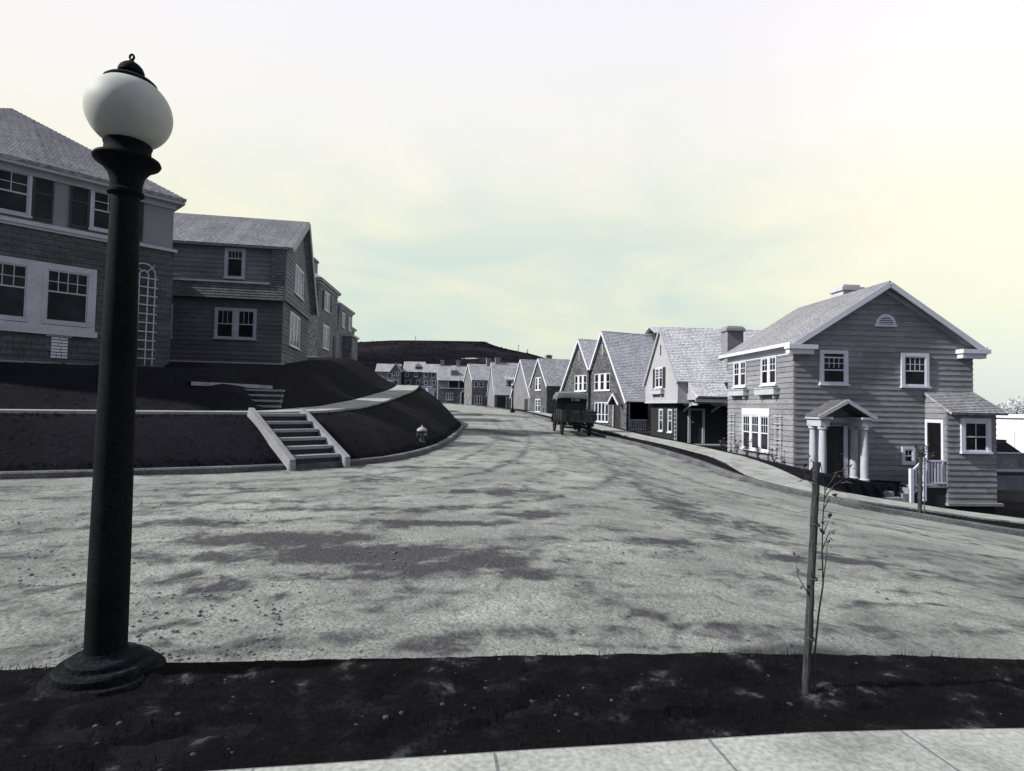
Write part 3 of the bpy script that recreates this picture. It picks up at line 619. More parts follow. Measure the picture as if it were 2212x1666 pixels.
def shutter(root, F, u, v, wd, ht, base=.01):
    mb = MB(); mb.fbox(F, u - wd / 2, u + wd / 2, v, v + ht, 0, base + .012)
    for a, b in ((u - wd / 2, u - wd / 2 + .06), (u + wd / 2 - .06, u + wd / 2)): mb.fbox(F, a, b, v, v + ht, base + .012, base + .045)
    for a in (v, v + ht * .58, v + ht - .08): mb.fbox(F, u - wd / 2 + .06, u + wd / 2 - .06, a, a + .08, base + .012, base + .043)
    n = int(ht / .055)
    for i in range(n):
        z = v + .08 + i * .055
        if z > v + ht - .1: break
        mb.poly([F.at(u - wd / 2 + .06, z, base + .04), F.at(u + wd / 2 - .06, z, base + .04), F.at(u + wd / 2 - .06, z + .045, base + .014), F.at(u - wd / 2 + .06, z + .045, base + .014)])
    return mb.build('shutter', 'shutter', root)
def flower_box(root, F, u, v, wd, base=.03, h=.24, dp=.24, m='offwhite'):
    mb = MB(); mb.fbox(F, u - wd / 2, u + wd / 2, v, v + h, base, base + dp)
    mb.fbox(F, u - wd / 2 - .03, u + wd / 2 + .03, v + h, v + h + .04, base, base + dp + .03)
    for k in (-1, 1): mb.fbox(F, u + k * wd * .36 - .03, u + k * wd * .36 + .03, v - .16, v, base - .02, base + dp * .6)
    return mb.build('flower_box', m, root)
def chimney(root, x, y, z0, z1, wx, wy, m='chimney', cap=True, round_cap=False, pots=0):
    mb = MB(); mb.box(x - wx / 2, x + wx / 2, y - wy / 2, y + wy / 2, z0, z1)
    if round_cap:
        n = 6
        for k in range(n):
            a0, a1 = k / n * math.pi / 2, (k + 1) / n * math.pi / 2; s0, s1 = .06 * 1 + math.cos(a0) * .0, 0
            e0 = .10 - .26 * (1 - math.cos(a0)); e1 = .10 - .26 * (1 - math.cos(a1)); h0, h1 = z1 + math.sin(a0) * .34, z1 + math.sin(a1) * .34
            ring = lambda e, h: [(x - wx / 2 - e, y - wy / 2 - e, h), (x + wx / 2 + e, y - wy / 2 - e, h), (x + wx / 2 + e, y + wy / 2 + e, h), (x - wx / 2 - e, y + wy / 2 + e, h)]
            mb.hexa(ring(e0, h0), ring(e1, h1))
    elif cap:
        mb.box(x - wx / 2 - .08, x + wx / 2 + .08, y - wy / 2 - .08, y + wy / 2 + .08, z1, z1 + .14)
        mb.box(x - wx / 2 + .05, x + wx / 2 - .05, y - wy / 2 + .05, y + wy / 2 - .05, z1 + .14, z1 + .26)
    for k in range(pots): mb.lathe([(.11, z1 + .25), (.13, z1 + .3), (.10, z1 + .6), (.0, z1 + .6)], (x + (k - (pots - 1) / 2) * .35, y, 0), 10)
    return mb.build('chimney', m, root)
def slab(mb, pts, t):   # roof plane polygon (ccw seen from outside) with thickness t below
    pts = [Vector(p) for p in pts]; n = (pts[1] - pts[0]).cross(pts[2] - pts[0]).normalized(); lo = [p - n * t for p in pts]
    mb.poly(pts); mb.poly(lo[::-1])
    for i in range(len(pts)):
        j = (i + 1) % len(pts); mb.poly([lo[i], lo[j], pts[j], pts[i]])
def roof_plane(mb, pts, t=.12, course=.15, proud=.022):
    """shingled plane: pts ccw seen from outside; first edge = eave"""
    pts = [Vector(p) for p in pts]; slab(mb, pts, t)
    if not course: return
    U = (pts[1] - pts[0]).normalized(); n = (pts[1] - pts[0]).cross(pts[2] - pts[1]).normalized(); Vv = n.cross(U)
    F = Frame(pts[0], U, n, Vv); courses(mb, F, [((p - pts[0]).dot(U), (p - pts[0]).dot(Vv)) for p in pts], course, proud)
def wall_faces(W, D):
    return {'front': Frame((0, 0, 0), (1, 0, 0), (0, -1, 0)), 'right': Frame((W, 0, 0), (0, 1, 0), (1, 0, 0)), 'back': Frame((W, D, 0), (-1, 0, 0), (0, 1, 0)), 'left': Frame((0, D, 0), (0, -1, 0), (-1, 0, 0))}
def gable_house(root, W, D, eave, ridge, axis_='x', wall='stucco', roof='roof_light', over=.3, zb=-1.2, cover=None, course=.0, barge='white', rake=.25, roof_t=.12, ridge_at=None):
    """plain gabled body. axis 'x': ridge parallel to the front. cover=(board height, proud) for real siding courses"""
    F = wall_faces(W, D); mb = MB(); ra = ridge_at if ridge_at is not None else (D / 2 if axis_ == 'x' else W / 2)
    if axis_ == 'x':
        sides = {'front': [(0, zb), (W, zb), (W, eave), (0, eave)], 'back': [(0, zb), (W, zb), (W, eave), (0, eave)],
                 'right': [(0, zb), (D, zb), (D, eave), (ra, ridge), (0, eave)], 'left': [(0, zb), (D, zb), (D, eave), (D - ra, ridge), (0, eave)]}
    else:
        sides = {'left': [(0, zb), (D, zb), (D, eave), (0, eave)], 'right': [(0, zb), (D, zb), (D, eave), (0, eave)],
                 'front': [(0, zb), (W, zb), (W, eave), (ra, ridge), (0, eave)], 'back': [(0, zb), (W, zb), (W, eave), (W - ra, ridge), (0, eave)]}
    for k, pl in sides.items():
        mb.poly([F[k].at(a, b) for a, b in pl])
        if cover: courses(mb, F[k], pl, cover[0], cover[1])
    wo = mb.build('wall', wall, root)
    rb = MB(); bb = MB(); lift = .06
    if axis_ == 'x':
        for s_, run in ((0, ra), (1, D - ra)):
            sl = (ridge - eave) / run; y0, ze = (-over, eave - sl * over) if s_ == 0 else (D + over, eave - sl * over)
            p = [(-rake, y0, ze + lift), (W + rake, y0, ze + lift), (W + rake, ra, ridge + lift), (-rake, ra, ridge + lift)]
            if s_: p = [p[1], p[0], p[3], p[2]]
            roof_plane(rb, p, roof_t, course)
            for x in (-rake + .0, W + rake - .0):
                sg = -1 if x < 0 else 1
                bb = MB(); bb.beam((x + sg * .02, y0, ze + lift - .12), (x + sg * .02, ra, ridge + lift - .12), .045, .2); bo = bb.build('bargeboard', barge, root)
    else:
        for s_, run in ((0, ra), (1, W - ra)):
            sl = (ridge - eave) / run; x0, ze = (-over, eave - sl * over) if s_ == 0 else (W + over, eave - sl * over)
            p = [(x0, D + rake, ze + lift), (x0, -rake, ze + lift), (ra, -rake, ridge + lift), (ra, D + rake, ridge + lift)]
            if s_: p = [p[1], p[0], p[3], p[2]]
            roof_plane(rb, p, roof_t, course)
            for y in (-rake, D + rake):
                sg = -1 if y < 0 else 1
                bb = MB(); bb.beam((x0, y + sg * .02, ze + lift - .12), (ra, y + sg * .02, ridge + lift - .12), .045, .2); bo = bb.build('bargeboard', barge, root)
    ro = rb.build('roof', roof, root)
    return F, wo, ro, bo
def hip_house(root, W, D, eave, pitch, wall, roof, over=.35, zb=-1.5, course=0.0, soffit='offwhite'):
    F = wall_faces(W, D); mb = MB()
    for k, L in (('front', W), ('back', W), ('left', D), ('right', D)): mb.poly([F[k].at(0, zb), F[k].at(L, zb), F[k].at(L, eave), F[k].at(0, eave)])
    wo = mb.build('wall', wall, root)
    x0, x1, y0, y1 = -over, W + over, -over, D + over; ze = eave + .02; hw = min(x1 - x0, y1 - y0) / 2; zr = ze + hw * pitch
    if x1 - x0 >= y1 - y0: A, B = (x0 + hw, (y0 + y1) / 2, zr), (x1 - hw, (y0 + y1) / 2, zr)
    else: A, B = ((x0 + x1) / 2, y0 + hw, zr), ((x0 + x1) / 2, y1 - hw, zr)
    rb = MB(); c = [(x0, y0, ze), (x1, y0, ze), (x1, y1, ze), (x0, y1, ze)]
    if x1 - x0 >= y1 - y0: pl = [[c[0], c[1], B, A], [c[1], c[2], B], [c[2], c[3], A, B], [c[3], c[0], A]]
    else: pl = [[c[0], c[1], A], [c[1], c[2], B, A], [c[2], c[3], B], [c[3], c[0], A, B]]
    for p in pl: roof_plane(rb, p, .10, course)
    ro = rb.build('roof', roof, root)
    sb = MB(); sb.box(x0 + .03, x1 - .03, y0 + .03, y1 - .03, eave - .16, eave - .08); sb.box(-.06, W + .06, -.06, D + .06, eave - .34, eave - .16)
    sb.build('cornice', soffit, root)
    return F, wo, ro
def trellis(F, u, v, wd, ht, rows, name_label, cat='trellis', base=.06, m='offwhite', verticals=(0, .22, .78, 1), pairs=True, root_m=None, group=None, t=.03):
    mb = MB()
    for k in verticals: x = u - wd / 2 + wd * k; mb.fbox(F, x - t / 2, x + t / 2, v, v + ht, base, base + .02)
    for r in rows:
        mb.fbox(F, u - wd / 2 - .06, u + wd / 2 + .06, v + ht * r - t / 2, v + ht * r + t / 2, base + .021, base + .04)
    o = mb.build('trellis', m); o.matrix_world = root_m; return tag(o, name_label, cat, group)

# ------------------------------------------------------------------ right: clapboard house with portico
def house_clapboard():
    root = thing('clapboard_house', (10.67, 21.9, -1.2), R(4), 'grey clapboard house with white trim, columned doorway and half round gable vent, on the right', 'house', 'houses along the street')
    W, D, E, Rg = 7.2, 5.6, 5.27, 7.58
    F, wo, ro, bo = gable_house(root, W, D, E, Rg, 'y', 'siding', 'roof_grey', over=.32, zb=-1.6, cover=(.205, .030), course=.14, barge='white', rake=.33, roof_t=.09)
    f, l, r = F['front'], F['left'], F['right']
    # eaves, frieze and returns
    mb = MB()
    mb.box(-.34, -.27, -.33, D + .33, E - .19, E - .05); mb.box(-.27, 0, -.30, D + .3, E - .19, E - .16); mb.box(-.045, .02, -.03, D, E - .46, E - .19)
    mb.build('cornice', 'white', root); mb = MB()
    mb.box(W + .27, W + .34, -.33, D + .33, E - .19, E - .05); mb.box(W, W + .27, -.3, D + .3, E - .19, E - .16); mb.build('cornice', 'white', root)
    for a, b in ((-.40, .72), (W - .72, W + .40)): mb = MB(); mb.box(a, b, -.40, -.03, E - .30, E - .14); mb.box(a + .06, b - .10, -.30, -.03, E - .48, E - .30); mb.build('eave_return', 'white', root)
    mb = MB()
    for sgn, (xa, xb) in ((1, (-.32, W / 2)), (-1, (W + .32, W / 2))):
        za, zb_ = E - .30, Rg - .06
        mb.beam((xa, -.06, za + .06), (xb, -.06, zb_ - .17), .06, .16)
    mb.build('rake_frieze', 'trim_grey', root)
    mb = MB()
    mb.build('corner_board', 'siding', root) if 0 else None
    window(root, f, 1.55, 3.72, .86, 1.12, grid=(4, 2), trim=.13, ajar=.12, label='upper window with its top sash let down', base=.052)
    window(root, f, 4.80, 3.70, .86, 1.12, grid=(4, 2), trim=.13, base=.052)
    for q in (1.75, 4.30):
        window(root, l, D - q, 3.72, 1.12, 1.08, lights=2, grid=(2, 2), trim=.05, mull=.13, base=.052)
        flower_box(root, l, D - q, 3.28, 1.55, m='offwhite')
    window(root, l, D - 2.85, .98, 2.2, 1.42, lights=3, grid=(3, 2), trim=.06, mull=.16, base=.052)
    mb = MB(); mb.fbox(l, D - 4.05, D - 1.65, 2.44, 2.72, 0, .085); mb.build('lintel_board', 'white', root)
    # half round louvre
    mb = MB(); c = (W / 2 + .02, 6.02); n = 14; ro_, ri = .40, .30
    for i in range(n):
        a, b = math.pi * i / n, math.pi * (i + 1) / n
        mb.prism([(c[0] + ri * math.cos(a), c[1] + ri * math.sin(a)), (c[0] + ro_ * math.cos(a), c[1] + ro_ * math.sin(a)), (c[0] + ro_ * math.cos(b), c[1] + ro_ * math.sin(b)), (c[0] + ri * math.cos(b), c[1] + ri * math.sin(b))], 0, .09, f)
    mb.fbox(f, c[0] - .44, c[0] + .44, c[1] - .08, c[1], 0, .10)
    for k in range(4):
        v = .03 + k * .07; hw = math.sqrt(max(.01, ri * ri - (v + .03) ** 2)) ; mb.fbox(f, c[0] - hw, c[0] + hw, c[1] + v, c[1] + v + .036, 0, .075)
    vn = mb.build('gable_vent', 'white', root)
    mb = MB(); mb.poly([f.at(c[0] + ri * math.cos(math.pi * i / n), c[1] + ri * math.sin(math.pi * i / n), .052) for i in range(n + 1)]); mb.build('vent_opening', 'glass', vn)
    # portico
    pr = MB(); cx = 1.46; dp = .78
    zt = 2.36
    roofp = MB(); pk = 3.08
    for s_ in (-1, 1):
        p = [(cx + s_ * 1.06, -dp - .22, zt + .10), (cx + s_ * 1.06, 0.02, zt + .10), (cx, 0.02, pk), (cx, -dp - .22, pk)]
        if s_ > 0: pass
        else: p = [p[1], p[0], p[3], p[2]]
        roof_plane(roofp, p, .06, .14)
    ph = roofp.build('porch_roof', 'roof_dark', root)
    for s_ in (-1, 1):
        pr.beam((cx + s_ * 1.10, -dp - .235, zt + .05), (cx, -dp - .235, pk - .05), .05, .13)
        pr.box(cx + s_ * .80 - .24, cx + s_ * .80 + .24, -dp - .24, -.04, zt + .0, zt + .09)
        pr.box(cx + s_ * .80 - .17, cx + s_ * .80 + .17, -dp - .14, -.04, zt - .26, zt)
    pr.box(cx - .63, cx + .63, -.10, -.045, zt - .26, zt + .06)
    pr.build('entablature', 'offwhite', ph)
    for s_ in (-1, 1):
        for yy in (-dp + .02, -.17):
            c_ = MB(); r0 = .132
            c_.lathe([(r0 + .04, .10), (r0 + .04, .18), (r0, .22), (r0, 1.2), (r0 - .02, zt - .40), (r0 + .03, zt - .36), (r0 + .03, zt - .26)], (cx + s_ * .80, yy, 0), 20)
            c_.box(cx + s_ * .80 - .17, cx + s_ * .80 + .17, yy - .17, yy + .17, .0, .10)
            c_.build('column', 'offwhite', root, smooth=True)
    mb = MB(); mb.fbox(f, cx - .62, cx - .46, .12, 2.12, 0, .10); mb.fbox(f, cx + .46, cx + .62, .12, 2.12, 0, .10); mb.fbox(f, cx - .62, cx + .62, 2.12, 2.24, 0, .10)
    df = mb.build('door_frame', 'white', root)
    mb = MB(); mb.fbox(f, cx - .46, cx + .46, .12, 2.12, 0, .055)
    for a in (-.36, .04):
        for b in (.3, 1.0): mb.fbox(f, cx + a, cx + a + .32, b, b + .55, .055, .065)
    dr = mb.build('door', 'wood_and_riser_shade', df); mb = MB(); mb.lathe([(0, -.03), (.03, -.02), (.035, 0), (.03, .02), (0, .03)], f.at(cx + .38, 1.05, .08), 10); mb.build('handle', 'trim_grey', dr)
    mb = MB(); mb.box(cx - 1.08, cx + 1.1, -dp - .3, 0, -.9, .0); mb.box(cx - .9, cx + 1.45, -dp - .62, -dp - .3, -.9, -.17); mb.box(cx - .7, cx + 1.6, -dp - .95, -dp - .62, -.9, -.34)
    mb.build('doorstep', 'stone', root)
    # side annex
    ax0, ax1, ay, at_, ab = 5.24, W - .04, -1.02, 3.50, 2.76
    mb = MB(); 
    Ff = Frame((ax0, ay, 0), (1, 0, 0), (0, -1, 0)); Fl = Frame((ax0, 0, 0), (0, -1, 0), (-1, 0, 0)); Fr = Frame((ax1, ay, 0), (0, 1, 0), (1, 0, 0))
    polys = ((Ff, [(0, -.62), (ax1 - ax0, -.62), (ax1 - ax0, ab), (0, ab)]), (Fl, [(0, -.62), (1.02, -.62), (1.02, ab), (0, at_ - .1)]), (Fr, [(0, -.62), (1.02, -.62), (1.02, at_ - .1), (0, ab)]))
    for fr, pl in polys: mb.poly([fr.at(a, b) for a, b in pl]); courses(mb, fr, pl, .205, .030)
    aw = mb.build('annex_wall', 'siding', root)
    mb = MB(); mb.box(ax0 - .05, ax1 + .18, ay - .12, 0, -.70, -.60); mb.build('plinth', 'concrete', root)
    mb = MB(); mb.box(ax0 + .02, ax1 - .02, ay + .05, 0, -1.7, -.72); mb.build('foundation', 'shade_soil_boards', root)
    mb = MB(); roof_plane(mb, [(ax0 - .08, ay - .32, ab - .08), (ax1 + .20, ay - .32, ab - .08), (ax1 + .06, .02, at_), (ax0 - .08, .02, at_)], .07, .115, .03)
    mb.build('annex_roof', 'roof_grey', root)
    window(root, Ff, 1.08, 1.29, .86, 1.06, grid=(2, 1), lowgrid=(2, 1), trim=.15, base=.052)
    mb = MB(); mb.fbox(Fl, .10, .20, .0, 2.3, 0, .09); mb.fbox(Fl, .86, .96, .0, 2.3, 0, .09); mb.fbox(Fl, .10, .96, 2.3, 2.42, 0, .09); df = mb.build('side_door_frame', 'white', root)
    mb = MB(); mb.fbox(Fl, .20, .86, .0, 2.3, 0, .055); mb.build('side_door', 'opening', df)
    window(root, f, 4.52, .76, .34, .50, grid=(2, 1), trim=.09, sill=False, base=.052)
    # side porch with balusters
    mb = MB(); mb.box(3.98, ax0 - .03, -1.05, -.03, -.06, 0.0); mb.build('porch_floor', 'board', root)
    mb = MB(); mb.box(4.05, ax0 - .03, -1.0, -.05, -1.3, -.06); mb.build('porch_skirt', 'wood_and_riser_shade', root)
    mb = MB()
    for x, y in ((4.36, -1.0),): mb.box(x - .06, x + .06, y - .06, y + .06, -.55, 1.00); mb.box(x - .08, x + .08, y - .08, y + .08, 1.00, 1.04)
    mb.box(4.42, ax0 - .02, -1.03, -.97, .88, .94); mb.box(4.42, ax0 - .02, -1.03, -.97, .08, .13)
    for k in range(5): x = 4.54 + k * .125; mb.box(x - .032, x + .032, -1.02, -.98, .13, .88)
    # stair balustrade going down to the left
    mb.box(3.82, 3.94, -1.06, -.94, -.62, .62)
    mb.beam((3.94, -1.0, .56), (4.30, -1.0, .90), .06, .06); mb.beam((3.94, -1.0, -.28), (4.30, -1.0, .02), .05, .05)
    for k in range(2): x = 4.05 + k * .13; mb.box(x - .03, x + .03, -1.02, -.98, -.2 + k * .11, .62 + k * .12)
    mb.build('porch_railing', 'white', root)
    mb = MB()
    for k in range(3): mb.box(3.35 + k * .22, 3.98, -.98, -.2, -.7 + k * .2, -.5 + k * .2)
    mb.build('porch_steps', 'board', root)
    chimney(root, W / 2 + .45, 2.9, 6.6, 7.86, .85, .8, 'chimney_pale', True)
    M = Matrix.Translation((10.67, 21.9, -1.2)) @ Matrix.Rotation(R(4), 4, 'Z')
    trellis(l, D - 1.0, -.25, .46, 2.75, (.1, .16, .33, .39, .58, .64, .8, .86, .97), 'white wooden trellis right of the triple window of the grey clapboard house', root_m=M, group='trellises on house walls')
    trellis(l, D - 5.05, -.05, .46, 2.55, (.1, .16, .33, .39, .58, .64, .8, .86, .97), 'white wooden trellis left of the triple window, by the rear corner of the clapboard house', root_m=M, group='trellises on house walls')
    return M
M_clap = house_clapboard()

# ------------------------------------------------------------------ right: stucco house with sweeping roof
def house_stucco():
    loc = (9.75, 34, -.75); rz = R(5)
    root = thing('stucco_house', loc, rz, 'pale stucco house with big steep shingle roof sweeping down over its shaded front door', 'house', 'houses along the street')
    W, D, E1, E, Rg = 9.0, 6.0, 2.66, 3.9, 7.35
    F, wo, ro, bo = gable_house(root, W, D, E, Rg, 'x', 'stucco', 'roof_light', over=.15, zb=E1, course=.14, barge='trim_grey', rake=.10)
    # ground floor set back under the jetty, its shade put into the colour
    mb = MB(); mb.box(.35, W - .2, .95, D - .2, -1.2, E1 - .14); mb.build('ground_floor_wall', 'shade_soil_boards', root)
    mb = MB(); mb.box(-.04, W, -.04, D, E1 - .14, E1 + .0); mb.build('jetty_band', 'offwhite', root)
    l = F['left']; Lg = Frame((.35, D - .2, 0), (0, -1, 0), (-1, 0, 0)); Fg = Frame((.35, .95, 0), (1, 0, 0), (0, -1, 0))
    window(root, l, D - 3.2, 3.55, 1.25, 1.2, lights=2, grid=(2, 3), trim=.07, mull=.10, base=.012)
    shutter(root, l, D - 3.2 - .92, 3.5, .42, 1.28); shutter(root, l, D - 3.2 + .92, 3.5, .42, 1.28)
    flower_box(root, l, D - 3.3, 3.1, 2.1, base=.01, h=.26)
    mb = MB(); mb.fbox(l, D - 3.05, D - 2.9, 5.6, 6.25, 0, .025); mb.build('vent_slit', 'shutter', root)
    for q in (2.1, 3.75): window(root, Lg, D - .2 - q, .75, .62, 1.35, grid=(2, 2), trim=.06, base=.012)
    # swept hood over the door, with flared cheeks
    hb = MB(); pts0 = (.55, 2.75)
    prof = [(0, E + .02), (-.28, E - .28), (-.62, E - .58), (-1.0, E - .83), (-1.3, E - .98)]
    for (ya, za), (yb, zb_) in zip(prof[1:], prof[:-1]):
        t = -ya / 1.3; t0 = -yb / 1.3
        roof_plane(hb, [(pts0[0] - .0 + .12 * t, ya, za), (pts0[1] + .0 - .02 * t, ya, za), (pts0[1] - .02 * t0, yb, zb_), (pts0[0] + .12 * t0, yb, zb_)], .07, .13)
    hd = hb.build('door_hood_roof', 'roof_light', root)
    mb = MB()
    for x in (.58, 2.66):
        A = [(x, y + .0, z - .08) for y, z in prof] + [(x, -1.25, E1 + .06), (x, 0, E1 + .06)]
        B = [(x + .1, y, z) for _, y, z in A]
        mb.poly(A); mb.poly(B[::-1])
        for i in range(len(A)): j = (i + 1) % len(A); mb.poly([A[j], A[i], B[i], B[j]])
    mb.box(.55, 2.78, -1.27, -1.2, E1 - .06, E1 + .12); mb.build('hood_cheek', 'stucco', hd)
    for x in (.75, 2.5):
        mb = MB(); mb.beam((x, .95, 2.05), (x, -.5, E1 - .12), .1, .12); mb.beam((x, .95, E1 - .2), (x, -1.1, E1 - .2), .1, .12)
        mb.build('hood_bracket', 'offwhite', root)
    mb = MB()
    for x in (.72, 1.60): mb.fbox(Fg, x - .075, x + .075, .12, 2.12, 0, .12)
    mb.fbox(Fg, .64, 1.68, 2.12, 2.22, 0, .1); df = mb.build('door_frame', 'offwhite', root)
    mb = MB(); mb.fbox(Fg, .795, 1.525, .12, 2.12, 0, .05)
    for a in (.86, 1.2):
        for b in (.3, 1.2): mb.fbox(Fg, a, a + .27, b, b + .7, .05, .06)
    dr = mb.build('door', 'wood_and_riser_shade', df); mb = MB(); mb.box(1.22, 1.36, .88, .895, 1.36, 1.44); mb.build('letter_plate', 'white', dr)
    mb = MB(); mb.box(.2, 3.2, -.2, .95, -.4, .10); mb.build('porch_slab', 'concrete', root)
    mb = MB(); mb.box(.9, 1.5, -.12, .8, -.6, -.4); mb.build('step', 'concrete', root)
    chimney(root, 3.75, .9, 3.8, 6.95, 1.0, .8, 'chimney', True, round_cap=True)
    # wing wall at right of hood
    M = Matrix.Translation(loc) @ Matrix.Rotation(rz, 4, 'Z')
    mb = MB(); Fl = Lg
    for x in (0, 1): mb.fbox(Fl, D - 1.35 + x * .3 - .02, D - 1.35 + x * .3 + .02, 0, 2.2, .06, .085)
    for k in range(9): mb.fbox(Fl, D - 1.40, D - 1.0, .1 + k * .25, .14 + k * .25, .085, .11)
    o = mb.build('trellis', 'offwhite'); o.matrix_world = M; tag(o, 'narrow ladder like white trellis on the dark wall between small windows and front door', 'trellis', 'trellises on house walls')
house_stucco()

# ------------------------------------------------------------------ right: twin gabled brick house
def house_twin():
    loc = (4.55, 54.3, -.35); ang = math.atan2(-.917, .4)
    root = thing('twin_gabled_house', loc, ang, 'dark brick house with two steep white edged gables side by side, behind the parked truck', 'house', 'houses along the street')
    W, D = 10.7, 8.0; e0, p1, va, p2, e1 = (0, 2.75), (3.45, 7.75), (5.35, 4.85), (7.25, 8.05), (10.7, 2.42)
    f = Frame((0, 0, 0), (1, 0, 0), (0, -1, 0)); mb = MB()
    mb.poly([f.at(*p) for p in ((0, -1), (va[0], -1), va, p1, e0)]); mb.poly([f.at(*p) for p in ((va[0], -1), (W, -1), e1, p2, va)])
    b = Frame((0, D, 0), (1, 0, 0), (0, 1, 0)); mb.poly([b.at(*p) for p in (e0, p1, va, (va[0], -1), (0, -1))]); mb.poly([b.at(*p) for p in (va, p2, e1, (W, -1), (va[0], -1))])
    mb.poly([(0, D, -1), (0, 0, -1), (0, 0, e0[1]), (0, D, e0[1])]); mb.poly([(W, 2.0, -1), (W, D, -1), (W, D, e1[1]), (W, 2.0, e1[1])])
    mb.build('wall', 'brick', root)
    rb = MB(); ov = .18; up = .07
    def ext(p, q, d): v = (Vector(q) - Vector(p)).normalized() * d; return (p[0] - v[0], p[1] - v[1])
    for a, c in ((e0, p1), (va, p1), (va, p2), (e1, p2)):
        a2 = ext(a, c, .25) if a in (e0, e1) else a
        A, C = (a2[0], a2[1] + up), (c[0], c[1] + up)
        q = [(A[0], D, A[1]), (A[0], -ov, A[1]), (C[0], -ov, C[1]), (C[0], D, C[1])]
        if A[0] > C[0]: q = [q[1], q[0], q[3], q[2]]
        roof_plane(rb, q, .1, .15)
    rb.build('roof', 'roof_light', root)
    for a, c in ((e0, p1), (va, p1), (va, p2), (e1, p2)):
        a2 = ext(a, c, .25) if a in (e0, e1) else a
        mb = MB(); mb.beam((a2[0], -ov - .02, a2[1] - .05), (c[0], -ov - .02, c[1] - .05), .05, .17); mb.build('bargeboard', 'white', root)
    window(root, f, 7.25, 3.2, 2.3, 1.35, lights=3, grid=(1, 1), trim=.03, mull=.3, base=.01)
    window(root, f, 3.75, 3.2, 2.0, 1.35, lights=3, grid=(1, 1), trim=.03, mull=.26, base=.01)
    window(root, f, 7.2, .62, 2.05, 1.55, lights=4, grid=(1, 1), trim=.04, mull=.07, base=.01, top_ratio=.62)
    window(root, f, 3.6, .62, 1.6, 1.5, lights=3, grid=(1, 1), trim=.04, mull=.07, base=.01, top_ratio=.62)
    for x, t in ((3.45, 6.3), (7.25, 6.55)):
        mb = MB(); mb.fbox(f, x - .06, x + .06, t - .45, t + .45, 0, .04); mb.build('gable_vent', 'trim_grey', root)
    mb = MB(); mb.tube([(va[0], -.12, va[1]), (va[0], -.12, -.3)], .07, 8); mb.box(va[0] - .12, va[0] + .12, -.24, 0, va[1] - .1, va[1] + .12); mb.build('downpipe', 'iron', root)
    # door with little gabled hood
    hb = MB(); hx = 9.45
    for s_ in (-1, 1): hb.beam((hx + s_ * .78, -.45, 2.0), (hx, -.45, 2.85), .08, .12)
    hb.build('hood_bargeboard', 'white', root)
    rb = MB()
    for s_ in (-1, 1):
        q = [(hx + s_ * .8, 0, 2.05), (hx + s_ * .8, -.45, 2.05), (hx, -.45, 2.92), (hx, 0, 2.92)]
        if s_ > 0: q = [q[1], q[0], q[3], q[2]]
        roof_plane(rb, q, .05, 0)
    rb.build('hood_roof', 'roof_dark', root)
    mb = MB(); mb.fbox(f, hx - .3, hx + .42, .0, 2.0, 0, .02); dr = mb.build('door', 'wood_and_riser_shade', root)
    mb = MB(); mb.fbox(f, hx - .42, hx - .3, -.1, 2.0, 0, .16); mb.build('door_post', 'offwhite', root)
    # side porch under the long eave
    mb = MB(); mb.box(W - .15, W - .02, .10, .25, -.2, 2.2); mb.build('porch_post', 'brick', root)
    mb = MB(); mb.box(W - .12, W - .06, .3, 3.0, .82, .90); mb.box(W - .12, W - .06, .3, 3.0, .06, .12)
    for k in range(17): mb.box(W - .11, W - .07, .36 + k * .16, .42 + k * .16, .12, .82)
    mb.box(W - .15, W - .03, 3.0, 3.12, -.2, 1.0); mb.box(W - .15, W - .03, .26, .34, 0, 2.2); mb.build('porch_railing', 'offwhite', root)
    mb = MB(); mb.box(W - .2, W + .3, .2, 3.2, -.4, -.02); mb.build('porch_step', 'concrete', root)
    # roofed ventilator near the back of the ridge
    vb = MB(); x, y, z = 7.25, 5.6, 7.2; vb.box(x - .55, x + .55, y - .75, y + .75, z, z + 1.05)
    vo = vb.build('ventilator', 'wood_and_riser_shade', root); rb = MB()
    for s_ in (-1, 1):
        q = [(x + s_ * .85, y + 1.0, z + 1.0), (x + s_ * .85, y - 1.0, z + 1.0), (x, y - 1.0, z + 1.6), (x, y + 1.0, z + 1.6)]
        if s_ > 0: q = [q[1], q[0], q[3], q[2]]
        roof_plane(rb, q, .06, 0)
    rb.build('ventilator_roof', 'roof_light', vo)
house_twin()

